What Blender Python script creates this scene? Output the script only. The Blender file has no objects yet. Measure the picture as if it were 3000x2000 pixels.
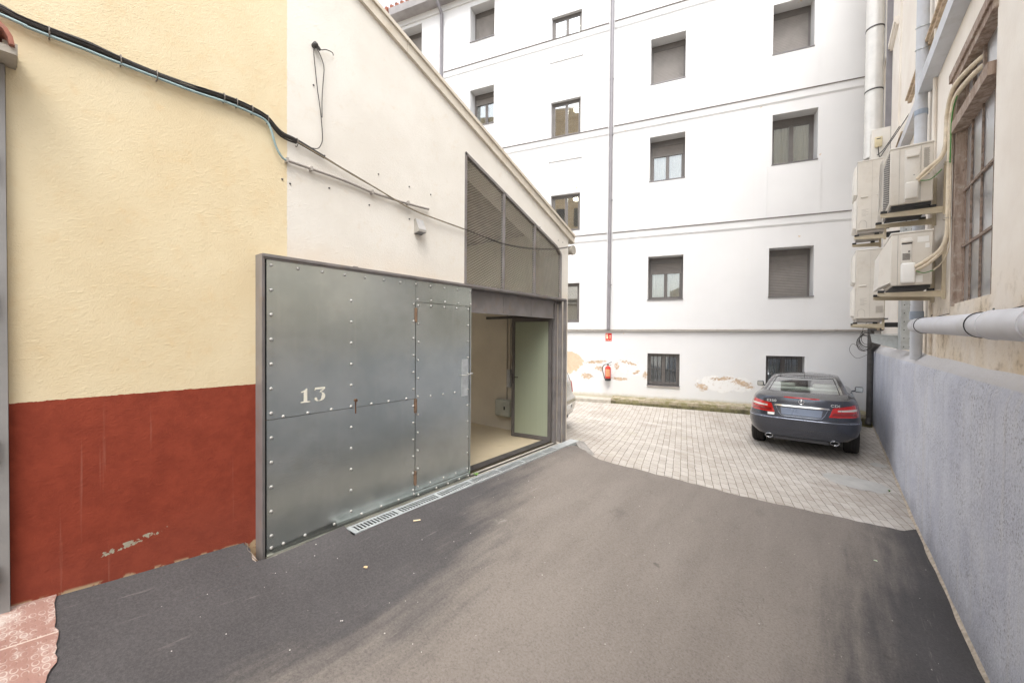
import bpy, bmesh, math, random
import numpy as np
from mathutils import Matrix, Vector
random.seed(7)
SC = bpy.context.scene
COL = SC.collection
R = math.radians
# ------------------------------------------------------------------ camera, sky, sun, exposure
cam = bpy.data.objects.new("camera", bpy.data.cameras.new("camera"))
COL.objects.link(cam); SC.camera = cam
cam.data.lens = 14.005; cam.data.sensor_width = 36; cam.data.clip_start = .05; cam.data.clip_end = 500
cam.matrix_world = Matrix.Rotation(R(38.16), 4, 'Z') @ Matrix.Rotation(R(90-.8), 4, 'X') @ Matrix.Rotation(R(.45), 4, 'Z')
W = bpy.data.worlds.new("World"); SC.world = W; W.use_nodes = True
nt = W.node_tree; bg = nt.nodes['Background']
sky = nt.nodes.new('ShaderNodeTexSky'); sky.sky_type = 'NISHITA'; sky.sun_disc = False
SUN_EL, SUN_AZ = R(62), R(150)
sky.sun_elevation = SUN_EL; sky.sun_rotation = SUN_AZ; sky.dust_density = 4; sky.air_density = 1.4
hs = nt.nodes.new('ShaderNodeHueSaturation'); hs.inputs['Saturation'].default_value = .30   # overcast: nearly grey cloud
nt.links.new(sky.outputs[0], hs.inputs['Color']); nt.links.new(hs.outputs[0], bg.inputs[0])
bg.inputs[1].default_value = .15
sd = bpy.data.lights.new("sun", 'SUN'); sd.energy = .55; sd.angle = R(40); sd.color = (1, .97, .92)
sun = bpy.data.objects.new("sun", sd); COL.objects.link(sun)
sdir = Vector((math.sin(SUN_AZ)*math.cos(SUN_EL), math.cos(SUN_AZ)*math.cos(SUN_EL), math.sin(SUN_EL)))
sun.rotation_euler = sdir.to_track_quat('Z', 'Y').to_euler()
SC.view_settings.view_transform = 'Standard'; SC.view_settings.look = 'None'
SC.view_settings.exposure = 1.68; SC.view_settings.gamma = 1
SC.render.engine = 'CYCLES'
SC.cycles.max_bounces = 10; SC.cycles.diffuse_bounces = 6; SC.cycles.transparent_max_bounces = 12
# ------------------------------------------------------------------ helpers
def tag(o, label=None, cat=None, group=None, kind=None):
    if label: o['label'] = label
    if cat: o['category'] = cat
    if group: o['group'] = group
    if kind: o['kind'] = kind
    return o
def empty(name, loc, label, cat, group=None):
    o = bpy.data.objects.new(name, None); COL.objects.link(o); o.location = loc; o.empty_display_size = .2
    return tag(o, label, cat, group)
def rootloc(o):
    l = Vector(o.location)
    while o.parent: o = o.parent; l += Vector(o.location)
    return l
class MB:
    def __init__(s, M=None): s.v = []; s.f = []; s.m = []; s.M = M; s.mi = 0
    def add(s, vs, fs):
        b = len(s.v)
        for p in vs:
            p = Vector(p); s.v.append(s.M @ p if s.M else p)
        for f in fs: s.f.append([b+i for i in f]); s.m.append(s.mi)
        return s
    def box(s, x0, x1, y0, y1, z0, z1, bev=0):
        if x1 < x0: x0, x1 = x1, x0
        if y1 < y0: y0, y1 = y1, y0
        if z1 < z0: z0, z1 = z1, z0
        if not bev:
            return s.add([(x0,y0,z0),(x1,y0,z0),(x1,y1,z0),(x0,y1,z0),(x0,y0,z1),(x1,y0,z1),(x1,y1,z1),(x0,y1,z1)],
                     [(3,2,1,0),(4,5,6,7),(0,1,5,4),(1,2,6,5),(2,3,7,6),(3,0,4,7)])
        bm = bmesh.new(); bmesh.ops.create_cube(bm, size=1)
        for v in bm.verts: v.co = Vector(((x0+x1)/2+v.co.x*(x1-x0), (y0+y1)/2+v.co.y*(y1-y0), (z0+z1)/2+v.co.z*(z1-z0)))
        bmesh.ops.bevel(bm, geom=bm.edges[:], offset=bev, segments=3, profile=.5, affect='EDGES')
        bm.verts.ensure_lookup_table(); bm.verts.index_update()
        s.add([v.co.copy() for v in bm.verts], [[v.index for v in f.verts] for f in bm.faces]); bm.free(); return s
    def quad(s, *p): return s.add(p, [tuple(range(len(p)))])
    def prism(s, pts, vec):
        n = len(pts); vec = Vector(vec); P = [Vector(p) for p in pts]
        return s.add(P+[p+vec for p in P], [tuple(range(n))[::-1], tuple(range(n, 2*n))]+[(i, (i+1) % n, n+(i+1) % n, n+i) for i in range(n)])
    def tube(s, pts, r, n=8, caps=True):
        P = [Vector(p) for p in pts]; rs = r if isinstance(r, (list, tuple)) else [r]*len(P)
        vs = []; up = None
        for i, p in enumerate(P):
            t = (P[min(i+1, len(P)-1)]-P[max(i-1, 0)]).normalized()
            if up is None: up = Vector((0, 0, 1)) if abs(t.z) < .9 else Vector((1, 0, 0))
            a = t.cross(up).normalized(); b = a.cross(t).normalized(); up = b
            vs += [p+(a*math.cos(2*math.pi*k/n)+b*math.sin(2*math.pi*k/n))*rs[i] for k in range(n)]
        fs = [(i*n+k, i*n+(k+1) % n, (i+1)*n+(k+1) % n, (i+1)*n+k) for i in range(len(P)-1) for k in range(n)]
        if caps: fs += [tuple(range(n))[::-1], tuple(range((len(P)-1)*n, len(P)*n))]
        return s.add(vs, fs)
    def lathe(s, c, axis, prof, n=24):
        ax = Vector(axis).normalized(); u = ax.orthogonal().normalized(); w = ax.cross(u); c = Vector(c)
        vs = [c+ax*h+(u*math.cos(2*math.pi*k/n)+w*math.sin(2*math.pi*k/n))*r for (h, r) in prof for k in range(n)]
        fs = [(i*n+k, i*n+(k+1) % n, (i+1)*n+(k+1) % n, (i+1)*n+k) for i in range(len(prof)-1) for k in range(n)]
        return s.add(vs, fs)
    def dome(s, c, axis, r, h, n=10):
        return s.lathe(c, axis, [(0, r), (h*.5, r*.87), (h*.85, r*.5), (h, .0005)], n)
    def build(s, name, mats, parent=None, smooth=False, kind=None, label=None):
        me = bpy.data.meshes.new(name); off = rootloc(parent) if parent else Vector()
        me.from_pydata([v-off for v in s.v], [], s.f); me.update()
        for m in (mats if isinstance(mats, (list, tuple)) else [mats]): me.materials.append(m)
        me.polygons.foreach_set('material_index', s.m)
        bm = bmesh.new(); bm.from_mesh(me); bmesh.ops.recalc_face_normals(bm, faces=bm.faces); bm.to_mesh(me); bm.free()
        o = bpy.data.objects.new(name, me); COL.objects.link(o)
        if parent: o.parent = parent
        if smooth:
            me.polygons.foreach_set('use_smooth', [True]*len(me.polygons))
            me.set_sharp_from_angle(angle=R(38 if smooth is True else smooth))
        return tag(o, label, None, None, kind)
def tps(P):
    P = np.array(P, float); n = len(P); k = lambda r: np.where(r > 0, r*r*np.log(r+1e-9), 0)
    D = np.hypot(P[:, None, 0]-P[None, :, 0], P[:, None, 1]-P[None, :, 1])
    A = np.zeros((n+3, n+3)); A[:n, :n] = k(D)+np.eye(n)*.02; A[:n, n] = 1; A[:n, n+1:] = P[:, :2]; A[n, :n] = 1; A[n+1:, :n] = P[:, :2].T
    w = np.linalg.solve(A, np.r_[P[:, 2], 0, 0, 0])
    return lambda x, y: float(w[:n]@k(np.hypot(P[:, 0]-x, P[:, 1]-y))+w[n]+w[n+1]*x+w[n+2]*y)
def catmull(P, k=6):
    P = [Vector(p) for p in P]; out = []
    for i in range(len(P)-1):
        a, b, c, d = P[max(i-1, 0)], P[i], P[i+1], P[min(i+2, len(P)-1)]
        for j in range(k):
            t = j/k
            out.append(.5*((2*b)+(c-a)*t+(2*a-5*b+4*c-d)*t*t+(3*b-a-3*c+d)*t**3))
    return out+[P[-1]]
# ------------------------------------------------------------------ materials
class NT:
    def __init__(s, name):
        s.mat = bpy.data.materials.new(name); s.mat.use_nodes = True; s.t = s.mat.node_tree
        s.b = s.t.nodes['Principled BSDF']; s._p = None
    def n(s, typ, **kw):
        d = s.t.nodes.new('ShaderNode'+typ)
        for k, v in kw.items(): setattr(d, k, v)
        return d
    def l(s, a, b): s.t.links.new(a, b)
    def pos(s):
        if not s._p: s._p = s.n('NewGeometry').outputs['Position']
        return s._p
    def mapped(s, scale=(1, 1, 1), rot=(0, 0, 0), loc=(0, 0, 0)):
        m = s.n('Mapping'); m.inputs['Scale'].default_value = scale; m.inputs['Rotation'].default_value = rot; m.inputs['Location'].default_value = loc
        s.l(s.pos(), m.inputs[0]); return m.outputs[0]
    def noise(s, sc, det=4, rough=.55, vec=None, dist=0):
        d = s.n('TexNoise'); d.inputs['Scale'].default_value = sc; d.inputs['Detail'].default_value = det; d.inputs['Roughness'].default_value = rough
        d.inputs['Distortion'].default_value = dist
        s.l(vec or s.pos(), d.inputs['Vector']); return d.outputs[0]
    def ramp(s, x, a, b, ca=0, cb=1):
        m = s.n('MapRange'); s.l(x, m.inputs[0]); m.interpolation_type = 'SMOOTHSTEP'
        for i, v in enumerate((a, b, ca, cb)): m.inputs[i+1].default_value = v
        return m.outputs[0]
    def math(s, op, a, b=0, c=None):
        m = s.n('Math', operation=op)
        for i, v in enumerate((a, b) if c is None else (a, b, c)):
            if isinstance(v, (int, float)): m.inputs[i].default_value = v
            else: s.l(v, m.inputs[i])
        return m.outputs[0]
    def sep(s):
        d = s.n('SeparateXYZ'); s.l(s.pos(), d.inputs[0]); return d.outputs
    def mix(s, f, a, b, blend='MIX'):
        m = s.n('Mix', data_type='RGBA', blend_type=blend)
        if isinstance(f, (int, float)): m.inputs[0].default_value = f
        else: s.l(f, m.inputs[0])
        for i, v in ((6, a), (7, b)):
            if isinstance(v, tuple): m.inputs[i].default_value = (*v, 1) if len(v) == 3 else v
            else: s.l(v, m.inputs[i])
        return m.outputs[2]
    def col(s, c):
        if isinstance(c, tuple): s.b.inputs['Base Color'].default_value = (*c, 1)
        else: s.l(c, s.b.inputs['Base Color'])
    def rough(s, r):
        if isinstance(r, (int, float)): s.b.inputs['Roughness'].default_value = r
        else: s.l(r, s.b.inputs['Roughness'])
    def bump(s, h, strength=.5, dist=.01):
        d = s.n('Bump'); d.inputs['Strength'].default_value = strength; d.inputs['Distance'].default_value = dist
        s.l(h, d.inputs['Height']); s.l(d.outputs[0], s.b.inputs['Normal'])
def simple(name, c, r=.6, metal=0, var=.12, vs=6, bump=.15, bs=60, bd=.003, coat=0, dirt=None):
    m = NT(name); n1 = m.noise(vs, 5)
    base = m.mix(m.ramp(n1, .3, .7), tuple(x*(1-var) for x in c), tuple(min(1, x*(1+var)) for x in c))
    if dirt:
        base = m.mix(m.math('MULTIPLY', m.ramp(m.noise(dirt[1], 8, .7), .5, .72), dirt[2]), base, dirt[0])
    m.col(base); m.rough(m.ramp(n1, .2, .8, max(0, r-.08), min(1, r+.08))); m.b.inputs['Metallic'].default_value = metal
    if coat: m.b.inputs['Coat Weight'].default_value = coat
    if bump: m.bump(m.noise(bs, 3), bump, bd)
    return m.mat
def glassy(name, tint=(.9, .95, .93), refl=.12, rough=.02, tr=1.0):
    m = NT(name); t = m.t
    tb = m.n('BsdfTransparent'); tb.inputs[0].default_value = (*[x*tr for x in tint], 1)
    g = m.n('BsdfGlossy'); g.inputs[0].default_value = (.95, .97, 1, 1); g.inputs['Roughness'].default_value = rough
    fr = m.n('Fresnel'); fr.inputs[0].default_value = 1.5
    nb = m.n('Bump'); nb.inputs['Strength'].default_value = .02; nb.inputs['Distance'].default_value = .02
    m.l(m.noise(2.2, 2), nb.inputs['Height']); m.l(nb.outputs[0], g.inputs['Normal'])
    mx = m.n('MixShader'); m.l(m.math('ADD', m.math('MULTIPLY', fr.outputs[0], 1.6), refl), mx.inputs[0]); m.l(tb.outputs[0], mx.inputs[1]); m.l(g.outputs[0], mx.inputs[2])
    m.l(mx.outputs[0], t.nodes['Material Output'].inputs[0]); return m.mat
# stucco of the workshop: three paint zones, chipped dado
def m_workshop():
    m = NT('workshop_stucco'); x, y, z = m.sep()[:3]
    wob = m.math('MULTIPLY', m.math('SUBTRACT', m.noise(40, 3), .5), .012)
    yel = m.math('LESS_THAN', m.math('ADD', y, wob), 1.437)
    red = m.math('LESS_THAN', m.math('ADD', z, wob), -.39)
    n1 = m.noise(1.6, 6, .6); n2 = m.noise(9, 6, .65)
    cream = m.mix(m.ramp(n1, .3, .7), (.68, .645, .58), (.74, .71, .65))
    cream = m.mix(m.math('MULTIPLY', m.ramp(n2, .55, .8), .35), cream, (.62, .52, .38))
    ls = m.math('MULTIPLY', m.ramp(m.math('ADD', z, m.math('MULTIPLY', n2, .25)), 1.05, .68), m.ramp(n1, .35, .6)); cream = m.mix(m.math('MULTIPLY', ls, .45), cream, (.60, .48, .34))
    yc = m.mix(m.ramp(n1, .3, .7), (.67, .555, .355), (.72, .62, .42))
    yc = m.mix(m.math('MULTIPLY', m.ramp(n2, .5, .78), .35), yc, (.66, .47, .24))
    rc = m.mix(m.ramp(n2, .25, .75), (.205, .029, .0105), (.27, .044, .018))
    # damp dusty band low on the dado, streaks
    low = m.math('MULTIPLY', m.ramp(m.math('ADD', z, m.math('MULTIPLY', n1, .3)), -.9, -1.35), .15)
    rc = m.mix(low, rc, (.25, .075, .05))
    st = m.noise(1, 4, .5, m.mapped((1, 30, .9)))
    rc = m.mix(m.math('MULTIPLY', m.ramp(st, .66, .74), .22), rc, (.42, .2, .15))
    # chipped plaster along a sloping line in the dado
    line = m.math('SUBTRACT', z, m.math('MULTIPLY_ADD', y, .155, -1.427))
    band = m.ramp(m.math('ABSOLUTE', line), .008, .034, 1, 0)
    span = m.math('MULTIPLY', m.ramp(y, .22, .40), m.ramp(y, .92, .5))
    chip = m.math('GREATER_THAN', m.math('MULTIPLY', m.math('MULTIPLY', band, span), m.ramp(m.noise(9, 6, .7), .38, .62)), .42)
    rc = m.mix(chip, rc, (.36, .33, .25))
    ybase = m.ramp(m.math('SUBTRACT', z, m.math('MULTIPLY_ADD', y, -.09, -1.51)), .022, .0)
    rc = m.mix(m.math('MULTIPLY', ybase, m.ramp(m.noise(14, 5), .45, .55)), rc, (.45, .33, .2))
    # browner band along the cable bundle on the yellow paint
    g = m.math('MULTIPLY', m.ramp(m.math('ABSOLUTE', m.math('SUBTRACT', z, 1.68)), .0, .05, 1, 0), m.math('LESS_THAN', y, 1.2))
    yc = m.mix(m.math('MULTIPLY', g, m.math('MULTIPLY', n2, .9)), yc, (.32, .24, .15))
    red = m.math('MULTIPLY', red, m.math('LESS_THAN', y, 1.3)); c = m.mix(yel, cream, yc); c = m.mix(red, c, rc); m.col(c); m.rough(.88)
    h = m.math('ADD', m.math('ADD', m.noise(1, 3, .6, m.mapped((105, 105, 160))), m.math('MULTIPLY', m.noise(190, 3), .35)), m.math('MULTIPLY', m.ramp(m.noise(1, 4, .6, m.mapped((26, 26, 44))), .5, .75), .35))
    m.bump(m.math('SUBTRACT', h, m.math('MULTIPLY', chip, .8)), .34, .009); return m.mat
def m_facade():
    m = NT('white_render'); g = m.n('NewGeometry')
    # facade frame: s along the wall from its right end, z height
    dp = m.n('VectorMath', operation='DOT_PRODUCT'); sb = m.n('VectorMath', operation='SUBTRACT'); sb.inputs[1].default_value = (1.08, 13.33, 0)
    m.l(m.pos(), sb.inputs[0]); m.l(sb.outputs[0], dp.inputs[0]); dp.inputs[1].default_value = (-.9664, -.2571, 0)
    s_ = dp.outputs['Value']; z = m.sep()[2]
    n1 = m.noise(3.2, 8, .62); n2 = m.noise(11, 6, .7)
    def ell(cs, cz, rs, rz, tilt=0):
        ds = m.math('SUBTRACT', s_, cs); dz = m.math('SUBTRACT', z, cz)
        if tilt: dz = m.math('SUBTRACT', dz, m.math('MULTIPLY', ds, tilt))
        a = m.math('POWER', m.math('DIVIDE', ds, rs), 2); b = m.math('POWER', m.math('DIVIDE', dz, rz), 2)
        return m.ramp(m.math('ADD', a, b), 1.2, 0)
    def mx(L):
        a = L[0]
        for b in L[1:]: a = m.math('MAXIMUM', a, b)
        return a
    big = mx([ell(8.0, -.85, .75, .48), ell(9.6, -.9, 1.2, .5)])
    peel = mx([ell(6.02, -.79, .34, .075, .22), ell(5.76, -1.07, .17, .09, -.4), ell(5.5, -1.17, .12, .2), ell(7.0, -.8, .5, .07, -.1), ell(6.9, -1.0, .2, .12), ell(6.3, -1.3, .45, .07), ell(6.35, -.9, .1, .15),
               ell(3.97, -1.42, .24, .14, .3), ell(3.45, -1.15, .42, .07, -.1), ell(2.95, -1.27, .38, .14, .25), ell(7.3, -1.25, .3, .14)])
    fill = mx([ell(6.9, -1.05, .75, .38), ell(5.9, -.95, .6, .28), ell(3.4, -1.3, .95, .3), ell(7.4, -1.2, .5, .3)])
    pm = m.math('GREATER_THAN', m.math('ADD', m.math('MULTIPLY', peel, .9), m.math('MULTIPLY', m.math('SUBTRACT', m.noise(1, 8, .75, m.mapped((7, 7, 11)), dist=1.5), .5), 3.6)), .70)
    pm = m.math('MULTIPLY', pm, m.math('GREATER_THAN', peel, .02))
    bm_ = m.math('GREATER_THAN', m.math('ADD', big, m.math('MULTIPLY', m.math('SUBTRACT', n1, .5), 2.2)), .45)
    white = m.mix(m.ramp(m.noise(.7, 4), .3, .7), (.635, .635, .64), (.675, .675, .68))
    low = m.math('MULTIPLY', m.ramp(z, .2, -1.7), .35)
    white = m.mix(m.math('MULTIPLY', low, m.ramp(n1, .4, .7)), white, (.70, .67, .62))
    white = m.mix(m.math('MULTIPLY', m.ramp(m.noise(1, 5, .6, m.mapped((6, 6, .25))), .55, .75), .10), white, (.6, .58, .54))
    pt = m.mix(m.ramp(m.math('ADD', fill, m.math('MULTIPLY', m.math('SUBTRACT', n1, .5), 2.6)), .45, .75), white, (.76, .755, .745))
    tan = m.mix(m.ramp(n2, .3, .7), (.42, .31, .215), (.60, .47, .35))
    halo = m.ramp(m.noise(16, 6, .7), .56, .62); pt = m.mix(m.math('MULTIPLY', m.math('MULTIPLY', halo, fill), .55), pt, (.55, .50, .44))
    c = m.mix(pm, pt, tan); c = m.mix(bm_, c, m.mix(.5, tan, (.64, .53, .38)))
    base = m.math('MULTIPLY', m.ramp(m.math('ADD', z, m.math('MULTIPLY', n2, .12)), -1.66, -1.82), .7)
    c = m.mix(base, c, (.38, .33, .2)); m.col(c); m.rough(.85)
    m.bump(m.math('SUBTRACT', m.math('ADD', m.math('MULTIPLY', m.noise(60, 4), .15), m.math('MULTIPLY', fill, m.math('MULTIPLY', n2, .6))), pm), .5, .012); return m.mat
def m_rightwall():
    m = NT('aged_cream_render'); x, y, z = m.sep()[:3]; n1 = m.noise(1.3, 6, .6); n2 = m.noise(10, 7, .68)
    c = m.mix(m.ramp(n1, .3, .7), (.76, .70, .63), (.83, .785, .72))
    k = m.math('MULTIPLY', m.math('MULTIPLY', m.ramp(z, .75, .15), m.ramp(y, 12, 5)), m.ramp(n1, .3, .62))
    c = m.mix(m.math('MULTIPLY', k, .65), c, (.56, .42, .24))
    sp = m.math('MULTIPLY', k, m.ramp(n2, .48, .66)); c = m.mix(m.math('MULTIPLY', sp, .8), c, (.24, .17, .10))
    c = m.mix(m.math('MULTIPLY', m.ramp(m.noise(1, 5, .6, m.mapped((5, 5, .3))), .58, .76), .15), c, (.5, .42, .3))
    m.col(c); m.rough(.88); m.bump(m.math('ADD', m.noise(35, 5), m.math('MULTIPLY', m.noise(5, 3), .7)), .35, .008); return m.mat
def m_plinth():
    m = NT('blue_grey_roughcast'); x, y, z = m.sep()[:3]; n1 = m.noise(1.8, 6, .6); n2 = m.noise(48, 5, .75)
    c = m.mix(m.ramp(n1, .3, .7), (.48, .50, .59), (.59, .61, .68))
    st = m.noise(1, 5, .6, m.mapped((3, 7, .4))); c = m.mix(m.math('MULTIPLY', m.ramp(st, .5, .68), .45), c, (.58, .57, .57))
    st2 = m.noise(1, 6, .6, m.mapped((3, 14, .5), loc=(3, 5, 1))); c = m.mix(m.math('MULTIPLY', m.ramp(st2, .56, .74), .4), c, (.26, .27, .34))
    c = m.mix(m.math('MULTIPLY', m.ramp(n2, .5, .68), m.ramp(m.noise(2.2, 5), .38, .6, .25, .95)), c, (.17, .165, .175)); c = m.mix(m.math('MULTIPLY', m.ramp(n2, .5, .34), .4), c, (.70, .70, .72))
    c = m.mix(m.math('MULTIPLY', m.ramp(z, -.345, -.325), .75), c, (.58, .565, .56)); c = m.mix(m.math('MULTIPLY', m.ramp(m.math('ADD', z, m.math('MULTIPLY', n1, .5)), -1.75, -2.15), .45), c, (.25, .25, .29)); c = m.mix(m.math('MULTIPLY', m.ramp(m.noise(22, 3, .5), .74, .77), .7), c, (.70, .68, .62))  # plinth ledge top: its catch of light painted in as paler colour
    m.col(c); m.rough(.9); m.bump(m.math('ADD', m.math('MULTIPLY', n2, 1.0), m.noise(28, 4)), .65, .012); return m.mat
def m_asphalt():
    m = NT('asphalt'); x, y, z = m.sep()[:3]
    n1 = m.noise(1.3, 6, .6); n3 = m.noise(220, 4, .7); st = m.noise(1, 6, .6, m.mapped((3.4, .7, 1), (0, 0, R(12)))); fine = m.noise(420, 2)
    wear = m.mix(m.ramp(st, .3, .7), (.152, .130, .113), (.184, .159, .139))
    wear = m.mix(m.math('MULTIPLY', m.ramp(n1, .4, .7), .35), wear, (.19, .163, .14))
    dark = m.mix(m.ramp(n1, .3, .7), (.030, .028, .031), (.046, .043, .046))
    wob = m.math('ADD', m.math('MULTIPLY', m.math('SUBTRACT', m.noise(.9, 6, .65), .5), .7), m.math('MULTIPLY', m.math('SUBTRACT', m.noise(1, 6, .65, m.mapped((9, 1.0, 1), (0, 0, R(-8)))), .5), .9))
    xl = m.math('ADD', m.math('ADD', x, wob), m.math('MULTIPLY', m.ramp(y, 1.5, 5.5), 1.0))
    xr = m.math('SUBTRACT', m.math('ADD', x, wob), m.math('MULTIPLY', m.ramp(y, 3.2, 7.5), .62))
    md = m.math('MAXIMUM', m.ramp(xl, -1.8, -2.6), m.ramp(xr, -.30, .48))
    c = m.mix(m.math('MULTIPLY', md, .93), wear, dark)
    g2 = m.noise(62, 6, .85); c = m.mix(m.math('MULTIPLY', m.ramp(g2, .42, .72), .55), c, m.mix(m.math('SUBTRACT', .40, m.math('MULTIPLY', md, .24)), c, (.38, .36, .34))); c = m.mix(m.math('MULTIPLY', m.ramp(g2, .5, .30), .7), c, m.mix(.65, c, (.02, .02, .02)))
    c = m.mix(m.math('MULTIPLY', m.ramp(n3, .35, .75), .3), c, m.mix(.15, c, (.30, .28, .26)))
    vo = m.n('TexVoronoi'); vo.inputs['Scale'].default_value = 19; m.l(m.pos(), vo.inputs['Vector']); vo.inputs['Randomness'].default_value = 1
    wn = m.n('TexWhiteNoise'); m.l(vo.outputs['Position'], wn.inputs['Vector'])
    speck = m.math('MULTIPLY', m.math('LESS_THAN', vo.outputs['Distance'], m.math('MULTIPLY', m.math('SUBTRACT', wn.outputs['Value'], .72), .34)), 1)
    c = m.mix(m.math('MULTIPLY', speck, .8), c, (.52, .5, .46))
    scf = m.ramp(m.noise(1, 7, .7, m.mapped((30, 2.2, 1), (0, 0, R(-10)))), .60, .74); c = m.mix(m.math('MULTIPLY', scf, .22), c, (.34, .31, .28)); oil = m.ramp(m.noise(1, 5, .6, m.mapped((2.6, 1.1, 1), (0, 0, R(-14)), (3, 3, 0))), .60, .76); c = m.mix(m.math('MULTIPLY', oil, .35), c, (.05, .045, .042))
    cv = m.n('TexVoronoi', feature='DISTANCE_TO_EDGE'); cv.inputs['Scale'].default_value = .75; wv = m.n('VectorMath', operation='ADD'); nz = m.n('TexNoise'); nz.inputs['Scale'].default_value = 3; nz.inputs['Detail'].default_value = 6; m.l(m.pos(), nz.inputs['Vector']); sc_ = m.n('VectorMath', operation='SCALE'); sc_.inputs['Scale'].default_value = .5; m.l(nz.outputs['Color'], sc_.inputs[0]); m.l(m.pos(), wv.inputs[0]); m.l(sc_.outputs[0], wv.inputs[1]); m.l(wv.outputs[0], cv.inputs['Vector'])
    crk = m.math('MULTIPLY', m.ramp(cv.outputs['Distance'], .0045, .001), m.ramp(m.noise(1.1, 3, .5, m.mapped(loc=(5, 0, 2))), .54, .62)); c = m.mix(m.math('MULTIPLY', crk, .22), c, (.03, .028, .026))
    smud = m.math('MULTIPLY', m.ramp(m.noise(5, 7, .7, m.mapped((1, .35, 1), (0, 0, R(30)))), .66, .75), .35); c = m.mix(smud, c, (.36, .34, .31))
    spot = m.ramp(m.noise(3.1, 3, .5, m.mapped((1, 1, 1), loc=(7, 2, 0))), .73, .77); c = m.mix(m.math('MULTIPLY', spot, .5), c, (.03, .027, .025))
    m.col(c); m.rough(m.ramp(n3, .3, .7, .75, .95)); m.bump(m.math('ADD', n3, m.math('MULTIPLY', n1, 1.2)), .55, .006); return m.mat
def m_paving():
    m = NT('stone_setts'); x, y, z = m.sep()[:3]
    mp = m.mapped((1, 1, 1), (0, 0, R(75.1)))   # long joints run square to the white building
    wv = m.n('VectorMath', operation='ADD'); nz = m.n('TexNoise'); nz.inputs['Scale'].default_value = 2.5; m.l(m.pos(), nz.inputs['Vector'])
    sc = m.n('VectorMath', operation='SCALE'); sc.inputs['Scale'].default_value = .03; m.l(nz.outputs['Color'], sc.inputs[0]); m.l(mp, wv.inputs[0]); m.l(sc.outputs[0], wv.inputs[1])
    br = m.n('TexBrick'); m.l(wv.outputs[0], br.inputs['Vector']); br.inputs['Scale'].default_value = 1; br.offset = .5
    br.inputs['Brick Width'].default_value = .21; br.inputs['Row Height'].default_value = .108; br.inputs['Mortar Size'].default_value = .0037; br.inputs['Mortar Smooth'].default_value = .35; br.inputs['Bias'].default_value = 0
    br.inputs['Color1'].default_value = (.36, .322, .282, 1); br.inputs['Color2'].default_value = (.465, .43, .39, 1)
    n1 = m.noise(.8, 6, .6); n2 = m.noise(6, 7, .65); n3 = m.noise(45, 4)
    c = m.mix(m.math('MULTIPLY', m.ramp(n2, .35, .7), .5), br.outputs['Color'], (.50, .468, .425))
    c = m.mix(m.math('MULTIPLY', m.ramp(n1, .48, .7), .5), c, (.29, .25, .215))
    c = m.mix(m.math('MULTIPLY', m.ramp(m.noise(.9, 5, .6, m.mapped((.5, 2.2, 1), (0, 0, R(-20)), (4, 1, 0))), .52, .7), .75), c, (.54, .51, .475))
    c = m.mix(m.math('MULTIPLY', m.ramp(n3, .4, .8), .25), c, (.26, .24, .215))
    jm = m.math('MULTIPLY', br.outputs['Fac'], m.ramp(m.noise(2.7, 6, .65), .42, .56)); c = m.mix(m.math('MULTIPLY', jm, .72), c, (.16, .12, .075))
    moss = m.math('MULTIPLY', m.ramp(m.noise(2.2, 6), .55, .72), m.ramp(x, -1, -4)); c = m.mix(m.math('MULTIPLY', moss, .22), c, (.42, .40, .22))
    m.col(c); m.rough(.85); m.bump(m.math('SUBTRACT', m.math('ADD', m.math('MULTIPLY', n3, .25), m.math('MULTIPLY', n2, .5)), m.math('MULTIPLY', br.outputs['Fac'], 1.2)), .6, .009); return m.mat
def m_sheet():
    m = NT('galvanised_sheet'); x, y, z = m.sep()[:3]; n1 = m.noise(1.6, 5, .6); br = m.noise(1, 4, .7, m.mapped((1, 6, 160))); br2 = m.noise(1, 5, .6, m.mapped((1, 26, 1.1)))
    c = m.mix(m.ramp(n1, .3, .7), (.48, .525, .505), (.63, .665, .64))
    c = m.mix(m.math('MULTIPLY', m.ramp(br2, .5, .75), .3), c, (.66, .67, .64)); c = m.mix(m.math('MULTIPLY', m.ramp(m.noise(3, 6, .7), .55, .75), .25), c, (.42, .39, .30))
    rust = m.math('MULTIPLY', m.ramp(m.noise(1, 5, .6, m.mapped((1, 22, .6), loc=(0, 3, 0))), .66, .76), m.ramp(z, -.3, .5)); c = m.mix(m.math('MULTIPLY', rust, .4), c, (.40, .33, .20)); scr = m.ramp(m.noise(1, 3, .5, m.mapped((1, 8, 90), (R(20), 0, 0))), .74, .77); c = m.mix(m.math('MULTIPLY', scr, .25), c, (.78, .78, .75)); sp = m.ramp(m.noise(38, 3, .6), .72, .76); c = m.mix(m.math('MULTIPLY', sp, .3), c, (.8, .79, .75)); m.col(c); m.b.inputs['Metallic'].default_value = .9
    m.rough(m.math('ADD', m.ramp(n1, .2, .8, .15, .22), m.math('MULTIPLY', br, .08)))
    m.bump(m.math('ADD', m.math('MULTIPLY', br, .10), m.math('MULTIPLY', m.noise(2.2, 2), 1.6)), .13, .02); return m.mat
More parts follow.
